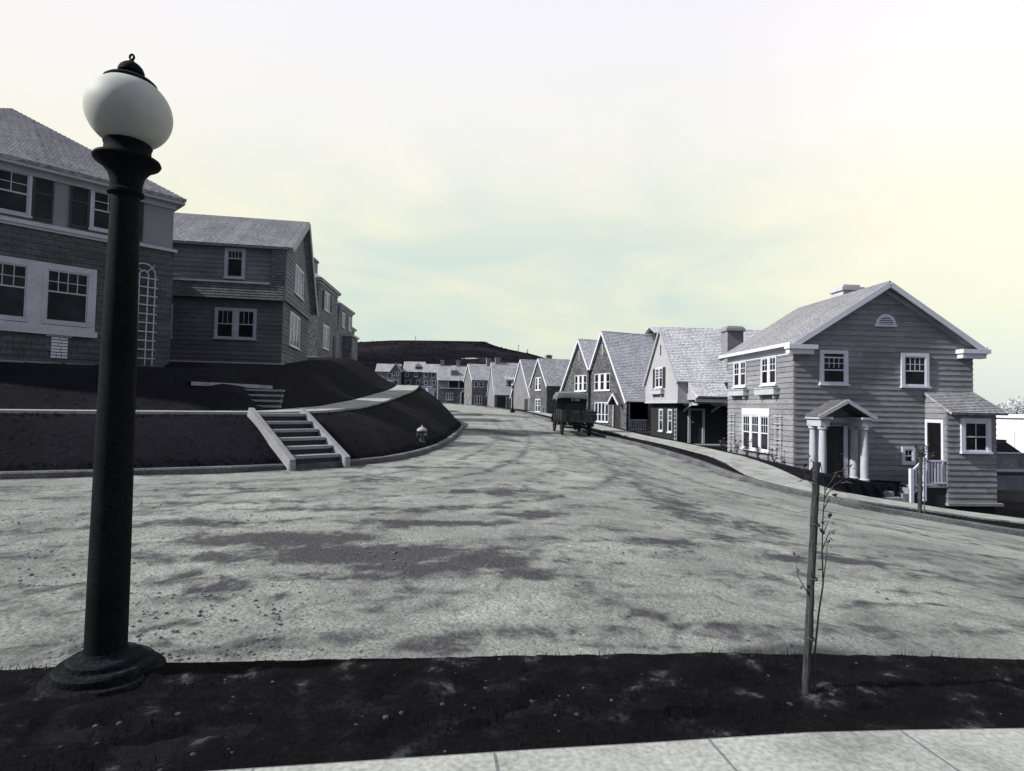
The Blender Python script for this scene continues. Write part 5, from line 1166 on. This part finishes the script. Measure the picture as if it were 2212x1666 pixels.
# ------------------------------------------------------------------ truck
def truck():
    x, y = 3.5, 31.6; z = float(zroad(x, y)); root = thing('motor_truck', (x, y, z), R(3), 'old black motor truck with canvas topped cab and open bed, parked at the kerb', 'truck')
    root.rotation_euler = (R(1.2), R(1.0), R(3))
    # chassis
    mb = MB(); mb.box(-.42, -.32, -.9, 4.4, .55, .68); mb.box(.32, .42, -.9, 4.4, .55, .68)
    for yy in (-.6, .9, 2.3, 3.6): mb.box(-.42, .42, yy - .04, yy + .04, .57, .66)
    mb.tube([(-.7, 0, .43), (.7, 0, .43)], .05, 8); mb.tube([(-.7, 3.2, .43), (.7, 3.2, .43)], .04, 8); mb.lathe([(0, -.14), (.12, -.08), (.14, 0), (.12, .08), (0, .14)], (0, 0, .43), 10); mb.tube([(0, 0, .43), (0, 2.2, .55)], .035, 6)
    mb.build('chassis', 'truck', root)
    # bed
    mb = MB(); mb.box(-.86, .86, -.95, 1.75, .72, .80)
    for s_ in (-1, 1):
        for k in range(3): mb.box(s_ * .86 - .02, s_ * .86 + .02, -.93, 1.75, .82 + k * .19, .99 + k * .19)
        for yy in (-.85, .0, .85, 1.65): mb.box(s_ * .9 - .025, s_ * .9 + .025, yy - .04, yy + .04, .70, 1.42)
    for k in range(3): mb.box(-.86, .86, 1.72, 1.76, .82 + k * .19, .99 + k * .19)
    mb.build('bed', 'truck_wood', root)
    mb = MB()
    for k in range(3): mb.box(-.84, .84, -.97, -.935, .82 + k * .19, .99 + k * .19)
    for xx in (-.7, 0, .7): mb.box(xx - .04, xx + .04, -1.0, -.97, .74, 1.40)
    mb.build('tailgate', 'truck_wood', root)
    mb = MB(); mb.box(.86, 1.0, -.98, -.5, 1.28, 1.36); mb.build('side_flare', 'truck_wood', root)
    # sacks / seat pieces seen over the left side
    mb = MB(); mb.box(-.72, .72, 1.95, 2.5, .85, 1.12); mb.box(-.72, .72, 1.85, 2.0, 1.05, 1.55); mb.build('seat', 'truck', root)
    mb = MB()
    for s_ in (-1, 1): mb.box(s_ * .78 - .03, s_ * .78 + .03, 1.8, 3.0, .7, 1.22)
    mb.box(-.78, .78, 2.96, 3.02, .7, 1.36); mb.box(-.80, .80, 1.8, 3.0, .68, .74); mb.build('cab_body', 'truck', root)
    mb = MB(); n = 8
    hood = [(-.46, .72), (-.46, 1.14), (-.3, 1.28), (.3, 1.28), (.46, 1.14), (.46, .72)]
    mb.prism(hood, -4.15, -3.0, Frame((0, 0, 0), (1, 0, 0), (0, -1, 0))); mb.build('bonnet', 'truck', root)
    mb = MB(); mb.box(-.42, .42, 4.15, 4.24, .66, 1.32); mb.build('radiator', 'spoke', root)
    # canopy: curved canvas roof, front drop and back curtain
    mb = MB(); zs = [(1.60, 2.05), (1.62, 2.20), (1.70, 2.31), (2.0, 2.37), (2.5, 2.40), (3.0, 2.36), (3.3, 2.26)]
    xs = [-.90, -.88, -.80, -.62, -.3, .0, .3, .62, .80, .88, .90]; drop = [.42, .20, .07, .025, .005, 0, .005, .025, .07, .20, .42]
    P = [[Vector((a, yy, zz - dr * (1 if k > 1 else .7))) for a, dr in zip(xs, drop)] for k, (yy, zz) in enumerate(zs)]
    for i in range(len(P) - 1):
        for j in range(len(xs) - 1):
            q = [P[i][j], P[i][j + 1], P[i + 1][j + 1], P[i + 1][j]]; mb.poly(q); mb.poly([p - Vector((0, 0, .03)) for p in q[::-1]])
    mb.build('canopy', 'canvas', root, smooth=True)
    mb = MB(); mb.poly([(-.84, 1.66, 1.30), (.80, 1.66, 1.30), (.86, 1.66, 2.02), (.72, 1.66, 2.26), (-.72, 1.66, 2.26), (-.86, 1.66, 2.02)]); mb.poly([(-.84, 1.70, 1.30), (-.86, 1.70, 2.02), (-.72, 1.70, 2.26), (.72, 1.70, 2.26), (.86, 1.70, 2.02), (.80, 1.70, 1.30)])
    cu = mb.build('back_curtain', 'canvas_dark', root)
    for a, b in ((.18, .46), (-.02, .10)):
        mb = MB(); mb.poly([(a, 1.655, 1.86), (b, 1.655, 1.86), (b, 1.655, 2.1), (a, 1.655, 2.1)]); mb.build('rear_window', 'trim_grey', cu)
    mb = MB()
    for s_ in (-1, 1):
        for yy, zt in ((1.72, 2.1), (3.0, 2.15)): mb.tube([(s_ * .84, yy, .9), (s_ * .86, yy, zt)], .022, 6)
    mb.box(-.8, .8, 2.98, 3.0, 1.36, 1.40); mb.build('canopy_post', 'truck', root)
    mb = MB(); mb.tube([(-.35, 2.95, 1.25), (-.35, 2.62, 1.5)], .02, 6)
    ring = [Vector((-.35 + .2 * math.cos(a), 2.62 + .09 * math.sin(a), 1.5 + .17 * math.sin(a))) for a in [2 * math.pi * k / 14 for k in range(15)]]; mb.tube(ring, .015, 6, False); mb.build('steering_wheel', 'truck', root)
    # fenders and wheels
    for s_ in (-1, 1):
        for yy in (0, 3.2):
            mb = MB(); arc = [(yy + .56 * math.cos(a), .43 + .56 * math.sin(a)) for a in [math.pi * (.05 + .9 * k / 10) for k in range(11)]]
            for (ya, za), (yb, zb_) in zip(arc[:-1], arc[1:]):
                xa, xb = sorted((s_ * .62, s_ * .9)); mb.hexa([(xa, yb, zb_), (xa, ya, za), (xb, ya, za), (xb, yb, zb_)], [(xa, yb * 1 + 0, zb_ + .025), (xa, ya, za + .025), (xb, ya, za + .025), (xb, yb, zb_ + .025)])
            mb.build('mudguard', 'truck', root)
            MX = Matrix.Translation((s_ * .75, yy, .43)) @ Matrix.Rotation(R(90), 4, 'Y')
            mb = MB(MX); mb.lathe([(.33, -.055), (.41, -.06), (.43, -.03), (.43, .03), (.41, .06), (.33, .055), (.33, -.055)], seg=28); wo = mb.build('wheel', 'rubber', root, smooth=True)
            mb = MB(MX); mb.lathe([(.29, -.035), (.335, -.04), (.335, .04), (.29, .035), (.29, -.035)], seg=28); mb.lathe([(0, -.09), (.07, -.09), (.075, .09), (0, .09)], seg=12)
            for k in range(10): a = 2 * math.pi * k / 10; mb.tube([(.06 * math.cos(a), .06 * math.sin(a), 0), (.30 * math.cos(a), .30 * math.sin(a), 0)], [.03, .02], 6)
            mb.build('spokes', 'spoke', wo)
    for s_ in (-1, 1):
        mb = MB(); mb.lathe([(0, -.10), (.08, -.09), (.12, .04), (.12, .06), (0, .06)], (0, 0, 0), 14); o = mb.build('headlight', 'spoke', root, smooth=True); o.location = (s_ * .55, 4.2, 1.05); o.rotation_euler = (R(-90), 0, 0)
    mb = MB(); mb.lathe([(0, 0), (.05, 0), (.05, .08), (0, .09)], (-.6, -1.02, .66), 10); mb.build('tail_lamp', 'spoke', root)
truck()

# ------------------------------------------------------------------ saplings and stakes
def leaf_cluster(mb, p, n, rnd, size=.03):
    for _ in range(n):
        d = Vector((rnd.uniform(-1, 1), rnd.uniform(-1, 1), rnd.uniform(-.6, .9))).normalized(); L = size * rnd.uniform(.7, 1.5)
        s_ = d.cross(Vector((rnd.uniform(-1, 1), rnd.uniform(-1, 1), 1))).normalized() * L * .28; up = d.cross(s_).normalized() * L * .12
        q = p + d * .01; mb.poly([q, q + d * L * .45 + s_ + up, q + d * L, q + d * L * .45 - s_ + up])
def staked_tree(base, top, r, whip, twigs, lab_s, lab_t, seed, leafn=3, lsize=.035):
    rnd = random.Random(seed); base, top = Vector(base), Vector(top)
    mb = MB(); n = 26; ax = (top - base)
    pts = [base + ax * (k / n) + Vector((rnd.uniform(-1, 1), rnd.uniform(-1, 1), 0)) * r * .12 for k in range(n + 1)]; rad = [r * (1.08 - .12 * k / n) * (1 + rnd.uniform(-.06, .06)) for k in range(n + 1)]
    mb.tube(pts, rad, 14); st = mb.build('tree_stake', 'stake', smooth=True); st.location = (0, 0, 0); tag(st, lab_s, 'stake', 'stakes holding young trees')
    tr = thing('sapling', base + Vector((.05, -.01, 0)), 0, lab_t, 'young tree', 'young staked trees'); o0 = Vector(tr.location)
    mb = MB(); wp = [Vector(p) - o0 for p in whip]; mb.tube(wp, [r * .30 * (1 - .7 * k / (len(wp) - 1)) for k in range(len(wp))], 7); mb.build('trunk', 'twig', tr, smooth=True)
    lf = MB()
    for k, tw in enumerate(twigs):
        mb = MB(); q = [Vector(p) - o0 for p in tw]; mb.tube(q, [r * .16 * (1 - .6 * i / (len(q) - 1)) for i in range(len(q))], 5); mb.build('branch', 'twig', tr)
        for i, p in enumerate(q):
            if i: leaf_cluster(lf, p, leafn + (2 if i == len(q) - 1 else 0), rnd, lsize)
            if i < len(q) - 1: leaf_cluster(lf, (q[i] + q[i + 1]) / 2, max(1, leafn - 1), rnd, lsize)
    lf.build('leaves', 'leaf', tr)
    for h in (.28, .52, .74):
        p = base + ax * h; mb = MB(); ring = [p + Vector((math.cos(a) * r * 1.25 + r * .3, math.sin(a) * r * 1.25, .004 * math.sin(a * 2))) - o0 for a in [2 * math.pi * k / 12 for k in range(13)]]; mb.tube(ring, r * .22, 5, False); mb.build('tie', 'twig', tr)
zb = lz(1.52, 2.95)
sb = (1.515, 2.98, zb - .06); stp = (1.592, 3.02, 1.16)
wq = lambda t, dx, dy=0: (sb[0] + (stp[0] - sb[0]) * t + dx, sb[1] + (stp[1] - sb[1]) * t + dy, sb[2] + (stp[2] - sb[2]) * t)
staked_tree(sb, stp, .0185, [wq(.02, .05), wq(.2, .034), wq(.38, .046), wq(.5, .062), wq(.62, .05), wq(.75, .045), wq(.88, .05), wq(1.0, .02)],
            [[wq(.85, .05), wq(.90, .09), wq(.93, .14)], [wq(.88, .05), wq(.96, .11), wq(.97, .17)], [wq(.80, .045), wq(.86, .08), wq(.84, .11)], [wq(.7, .05), wq(.76, .075)], [wq(.47, -.02), wq(.53, -.07), wq(.60, -.085)], [wq(.9, -.01), wq(.93, -.05), wq(.97, -.07)], [wq(.97, .0), wq(1.01, -.03)], [wq(.5, .06), wq(.62, .075), wq(.7, .07)], [wq(.64, .05), wq(.72, .085)]],
            'round dark stake leaning slightly in the black verge closest to the camera', 'thin leafless looking sapling tied along the near stake', 11, 2, .028)
b2 = (10.60, 15.05, lz(10.6, 15.05) - .05)
t2 = (10.64, 15.05, b2[2] + 1.62)
w2 = lambda t, dx: (b2[0] + (t2[0] - b2[0]) * t + dx, b2[1] - .03, b2[2] + (t2[2] - b2[2]) * t)
staked_tree(b2, t2, .045, [w2(.02, .10), w2(.3, .08), w2(.6, .07), w2(.9, .06), w2(1.12, .04)], [[w2(.8, .06), w2(.92, .2), w2(1.0, .27)], [w2(.85, .05), w2(.98, -.08), w2(1.06, -.14)], [w2(.9, .05), w2(1.0, .12), w2(1.1, .12)], [w2(.95, .05), w2(1.05, .0), w2(1.13, -.03)]],
            'thin upright stake in the planting strip before the clapboard house side porch', 'leafy topped sapling tied to the stake before the side porch', 12, 5, .075)
# young shrubs along the clapboard house
def shrub(q, off, h, label, seed):
    rnd = random.Random(seed); p = M_clap @ Vector((-off, q, 0)); gz = lz(p.x, p.y)
    root = thing('young_shrub', (p.x, p.y, gz - .03), rnd.uniform(0, 6), label, 'shrub', 'young shrubs along the clapboard wall'); st = MB(); lf = MB()
    for k in range(5):
        d = Vector((rnd.uniform(-.3, .3), rnd.uniform(-.3, .3), 1)); pts = [Vector((0, 0, 0)), d * h * .5 + Vector((rnd.uniform(-.05, .05), 0, 0)), d * h * rnd.uniform(.7, 1)]
        st.tube(pts, [.014, .01, .004], 5)
        for p_ in pts[1:]: leaf_cluster(lf, p_, 6, rnd, .08)
    st.build('stems', 'twig', root); lf.build('leaves', 'leaf', root)
for i, (q, off, h, lab) in enumerate(((.55, .45, .62, 'dark young shrub by the front corner of the clapboard house, right of its trellis'), (1.75, .5, .5, 'dark young shrub in front of the right trellis foot'), (2.6, .5, .75, 'tall thin young shrub under the right pane of the triple window'), (3.6, .5, .62, 'young shrub under the left pane of the triple window'), (5.0, .5, .55, 'young shrub at the rear trellis of the clapboard house'))):
    shrub(q, off, h, lab, 20 + i)

# ------------------------------------------------------------------ small stones by the portico
def rock(mb, c, r, rnd, flat=.6):
    n = 8; top = [Vector((c[0] + r * rnd.uniform(.75, 1.1) * math.cos(2 * math.pi * k / n), c[1] + r * rnd.uniform(.75, 1.1) * math.sin(2 * math.pi * k / n), c[2] + r * flat * rnd.uniform(.2, .45))) for k in range(n)]
    bot = [Vector((p.x + (p.x - c[0]) * .15, p.y + (p.y - c[1]) * .15, c[2] - r * .4)) for p in top]; ap = Vector((c[0] + r * rnd.uniform(-.2, .2), c[1] + r * rnd.uniform(-.2, .2), c[2] + r * flat))
    for k in range(n):
        j = (k + 1) % n; mb.poly([bot[k], bot[j], top[j], top[k]]); mb.poly([top[k], top[j], ap])
rnd = random.Random(31)
for i, (x, y, s_, lab) in enumerate(((2.75, -1.35, .2, 'pale building stone lying just right of the portico steps'), (3.15, -1.5, .15, 'smaller pale stone in the middle of the row by the portico'), (3.5, -1.25, .17, 'pale stone nearest the side porch steps'))):
    p = M_clap @ Vector((x, y, 0)); mb = MB(); rock(mb, (0, 0, .05), s_, rnd, .7); o = mb.build('stone', 'stone'); o.location = (p.x, p.y, lz(p.x, p.y)); tag(o, lab, 'stone', 'stones by the portico')
# clods on the near verge, gravel on the near road: uncountable
mb = MB(); rnd = random.Random(8)
xs = np.array([rnd.uniform(-3, 3.4) for _ in range(260)]); ys = np.array([rnd.uniform(1.2, 3.6) for _ in range(260)])
okv = keep_verge(xs, ys); zz = verge_z(xs, ys)
for x, y, z, k in zip(xs, ys, zz, okv):
    if k and (x + 2.045) ** 2 + (y - 3.0) ** 2 > .1:
        rock(mb, (x, y, z), rnd.choice((.005, .006, .006, .007, .009, .013)) * rnd.uniform(.7, 1.3), rnd, .5)
tag(mb.build('soil_clods', 'clod'), kind='stuff')
mb = MB(); rnd = random.Random(9); cnt = 0
gy = np.array([3.3 + 5.6 * rnd.random() ** 1.8 for _ in range(5600)]); gx = np.array([rnd.uniform(-.95, .98) for _ in gy]) * gy
gok = inside(gx, gy, ROADPOLY) & (nearest(gx, gy, KN)[0] > .1)
for x, y, k in zip(gx, gy, gok):
    if not k or rnd.random() < (.25 if x < -.6 else .88): continue
    rock(mb, (x, y, float(zroad(x, y))), rnd.choice((.005, .006, .008, .009, .013)) * rnd.uniform(.7, 1.3), rnd, .6)
tag(mb.build('loose_gravel', 'gravel'), kind='stuff')

# ------------------------------------------------------------------ right edge: fence, pale building, tree
def right_edge():
    p = [(21.6, 27.0), (40, 28.5)]; a = math.atan2(1.5, 18.4); gz = -2.1
    root = thing('board_fence', (p[0][0], p[0][1], gz), a, 'weathered board fence with white rails behind the clapboard house at the right edge', 'fence')
    mb = MB(); rnd = random.Random(2); x = 0
    while x < 18: mb.box(x, x + .17, -.012, .012, .85, 1.72 + rnd.uniform(-.02, .02)); x += .178
    mb.box(0, 18, -.01, .02, .05, .72); mb.build('boards', 'board', root)
    mb = MB(); mb.box(0, 18, -.06, .06, 1.74, 1.80); mb.box(0, 18, -.10, .06, .92, 1.02); mb.build('rail', 'white', root)
    for k in range(8):
        mb = MB(); mb.box(k * 2.4 + .3, k * 2.4 + .42, -.10, -.02, -.6, 1.74); mb.build('post', 'offwhite', root)
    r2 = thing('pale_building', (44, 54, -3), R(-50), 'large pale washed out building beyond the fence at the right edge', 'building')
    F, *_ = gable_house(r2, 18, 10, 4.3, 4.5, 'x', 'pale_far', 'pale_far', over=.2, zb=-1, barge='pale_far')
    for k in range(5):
        mb = MB(); mb.fbox(F['front'], 1.2 + k * 2.6, 2.2 + k * 2.6, 1.2, 3.0, 0, .05); mb.build('hazed_window', 'window_haze', r2)
    tr = thing('bushy_tree', (70.5, 81, -2.2), 0, 'pale hazy bushy tree above the roof at the right edge', 'tree')
    mb = MB(); mb.tube([(0, 0, 0), (.1, 0, 2), (0, .1, 4)], [.25, .2, .12], 8)
    for k in range(6): a = k * 1.05; mb.tube([(0, 0, 2.4 + k * .2), (1.3 * math.cos(a), 1.3 * math.sin(a), 4.2 + .2 * k)], [.09, .03], 6)
    mb.build('trunk', 'twig', tr)
    mb = MB(); rnd = random.Random(6)
    for _ in range(1500):
        c = rnd.choice(((0, 0, 4.6, 1.6), (1.6, .4, 4.2, 1.2), (-1.7, 0, 4.0, 1.3), (.5, -1, 3.6, 1.2))); d = Vector((rnd.gauss(0, 1), rnd.gauss(0, 1), rnd.gauss(0, 1))).normalized() * c[3] * rnd.uniform(.5, 1.05)
        leaf_cluster(mb, Vector(c[:3]) + d, 1, rnd, .3)
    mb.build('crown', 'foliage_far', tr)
right_edge()
# poles on the hill
for i, (q, yy, h, lab) in enumerate(((.0100, 560, 8.5, 'telephone pole on the falling shoulder of the hill, left of the lower pole'), (.0256, 545, 6.5, 'lower telephone pole farther right down the shoulder of the hill'), (-.169, 600, 5.5, 'small pole standing alone on the crest of the hill'))):
    x = q * yy; z = float(5.6 + hill_h(np.array([x]), np.array([yy]))[0]); root = thing('telephone_pole', (x, yy, z - 1.5), 0, lab, 'pole', 'poles on the hill')
    mb = MB(); mb.tube([(0, 0, 0), (0, 0, h + 1.5)], [.28, .2], 8); mb.build('shaft', 'pole', root)
    mb = MB(); mb.box(-1.1, 1.1, -.12, .12, h + .6, h + .9); mb.build('crossarm', 'pole', root)
# pale quarry cut on the hill
def scar():
    mb = MB(); rnd = random.Random(3); n = 16; y0 = 520
    up = []; lo = []
    for k in range(n + 1):
        x = -37 + 12.5 * k / n; t = math.sin(math.pi * k / n) ** .6
        ya, yb = 415 - 3 * t, 415 + 7 * t + rnd.uniform(-1, 1)
        h = lambda y: 5.6 + float(hill_h(np.array([x]), np.array([y]))[0]) + 1.2 * math.sin(x * .021) * math.sin(y * .017) * .9 + .8
        lo.append((x, ya, h(ya))); up.append((x, yb, h(yb)))
    for k in range(n): mb.poly([lo[k], lo[k + 1], up[k + 1], up[k]])
    tag(mb.build('quarry_scar', 'concrete'), kind='structure')
scar()
# small white posts at the bend
for i, (x, y, L, h, lab) in enumerate(((-6.5, 42.4, 1.2, .16, 'upper of two short white garden walls on the dark bank at the bend'), (-5.9, 42.0, .5, .3, 'lower small white block on the dark bank at the bend'))):
    root = lz(x, y); mb = MB(); mb.box(-L / 2, L / 2, -.15, .15, -.3, h); mb.box(-L / 2 - .05, L / 2 + .05, -.2, .2, h, h + .08); o = mb.build('garden_wall', 'white'); o.location = (x, y, root); o.rotation_euler = (0, 0, R(25)); tag(o, lab, 'wall', 'white garden walls at the bend')

# rough grass on the left bank and weeds along the kerbs; scrub on the hill: uncountable
def grass(name, pts, hmin, hmax, m, seed, blades=4, wid=.008):
    rnd = random.Random(seed); V = []; Fc = []
    for x, y, z in pts:
        for _ in range(blades):
            a = rnd.uniform(0, 6.28); h = rnd.uniform(hmin, hmax); b = rnd.uniform(0, 6.28); lean = h * rnd.uniform(.1, .7); ox, oy = rnd.uniform(-.04, .04), rnd.uniform(-.04, .04); w_ = wid * rnd.uniform(.6, 1.5)
            i = len(V); c, n = math.cos(a) * w_, math.sin(a) * w_
            V += [(x + ox - c, y + oy - n, z - .02), (x + ox + c, y + oy + n, z - .02), (x + ox + math.cos(b) * lean, y + oy + math.sin(b) * lean, z + h)]; Fc.append((i, i + 1, i + 2))
    me = bpy.data.meshes.new(name); me.from_pydata(V, [], Fc); me.materials.append(MT[m]); o = bpy.data.objects.new(name, me); COL.objects.link(o); return tag(o, kind='stuff')
rs = np.random.RandomState(4)
gx = rs.uniform(-16, -1.8, 60000); gy = rs.uniform(9.3, 46, 60000)
dl = nearest(gx, gy, KL)[0]; ins = inside(gx, gy, ROADPOLY); wb = W_bank(nearest(gx, gy, KL)[2])
prob = np.clip(14.0 / np.hypot(gx, gy), .12, 1) * np.where((dl < .42) | (np.abs(dl - wb) < .22) | (np.abs(dl - wb - 1.5) < .2), 1.0, .05)
ok = (~ins) & (dl > .2) & (dl < 7.4) & ((dl < wb - .06) | (dl > wb + 1.55)) & (rs.uniform(0, 1, 60000) < prob)
ang_ = np.array([.70, .714]); rx, ry = gx + 4.42, gy - 13.42; ta = rx * .70 + ry * .714; na = -rx * .714 + ry * .70
ok &= ~((np.abs(ta) < .78) & (na > -.3) & (na < 2.5))
rx, ry = gx + 7.48, gy - 16.95; na = -rx * .30 + ry * .95; ta = rx * .95 + ry * .30
ok &= ~((np.abs(ta) < .8) & (na > -.2) & (na < 2.2))
gx, gy = gx[ok], gy[ok]; grass('grass', list(zip(gx, gy, land(gx, gy))), .02, .08, 'blade', 5, 4)
gx = rs.uniform(4, 20, 9000); gy = rs.uniform(12, 34, 9000); dr = nearest(gx, gy, KR)[0]; ok = (~inside(gx, gy, ROADPOLY)) & (dr > .2) & (dr < 1.5) & (gx < 18); gx, gy = gx[ok], gy[ok]
def on_walk(x, y):
    d, qx, qy = nearest(x, y, KR); i0 = np.where(qy > 17, np.interp(qy, [17.0, 19.0, 23, 40], [.2, .6, 1.2, 1.2]), np.interp(qx, [8.8, 10.2, 13, 16], [.2, .85, 1.7, 2.0])); return d > i0 - .05
k = ~on_walk(gx, gy); gx, gy = gx[k], gy[k]; grass('strip_weeds', list(zip(gx, gy, land(gx, gy))), .03, .10, 'blade', 6, 3)
gx = rs.uniform(-4, 4.6, 3600); gy = rs.uniform(1.4, 3.9, 3600); k = keep_verge(gx, gy) & (~inside(gx, gy, ROADPOLY)) & (np.hypot(gx + 2.045, gy - 3.0) > .3)
nz = np.array([mnoise.noise(Vector((a * 1.7, b * 1.7, 9.1))) for a, b in zip(gx, gy)]); k &= nz > -.02
gx, gy = gx[k], gy[k]; grass('verge_weeds', list(zip(gx, gy, verge_z(gx, gy))), .012, .05, 'blade', 7, 3, .003)
rnd = random.Random(17); mb = MB()
for _ in range(150):
    y = rnd.choice((rnd.uniform(560, 620), rnd.uniform(330, 620))); x = rnd.uniform(-.29, .10) * y
    z = float(far_base(np.array([x]), np.array([y]))[0] + hill_h(np.array([x]), np.array([y]))[0]); r = rnd.uniform(.4, 1.1) * (.8 if y > 600 else 1.2)
    for _k in range(7): leaf_cluster(mb, Vector((x + rnd.uniform(-r, r), y + rnd.uniform(-r, r), z + rnd.uniform(.1, 1) * r)), 3, rnd, r * .8)
tag(mb.build('hill_scrub', 'blade'), kind='stuff')
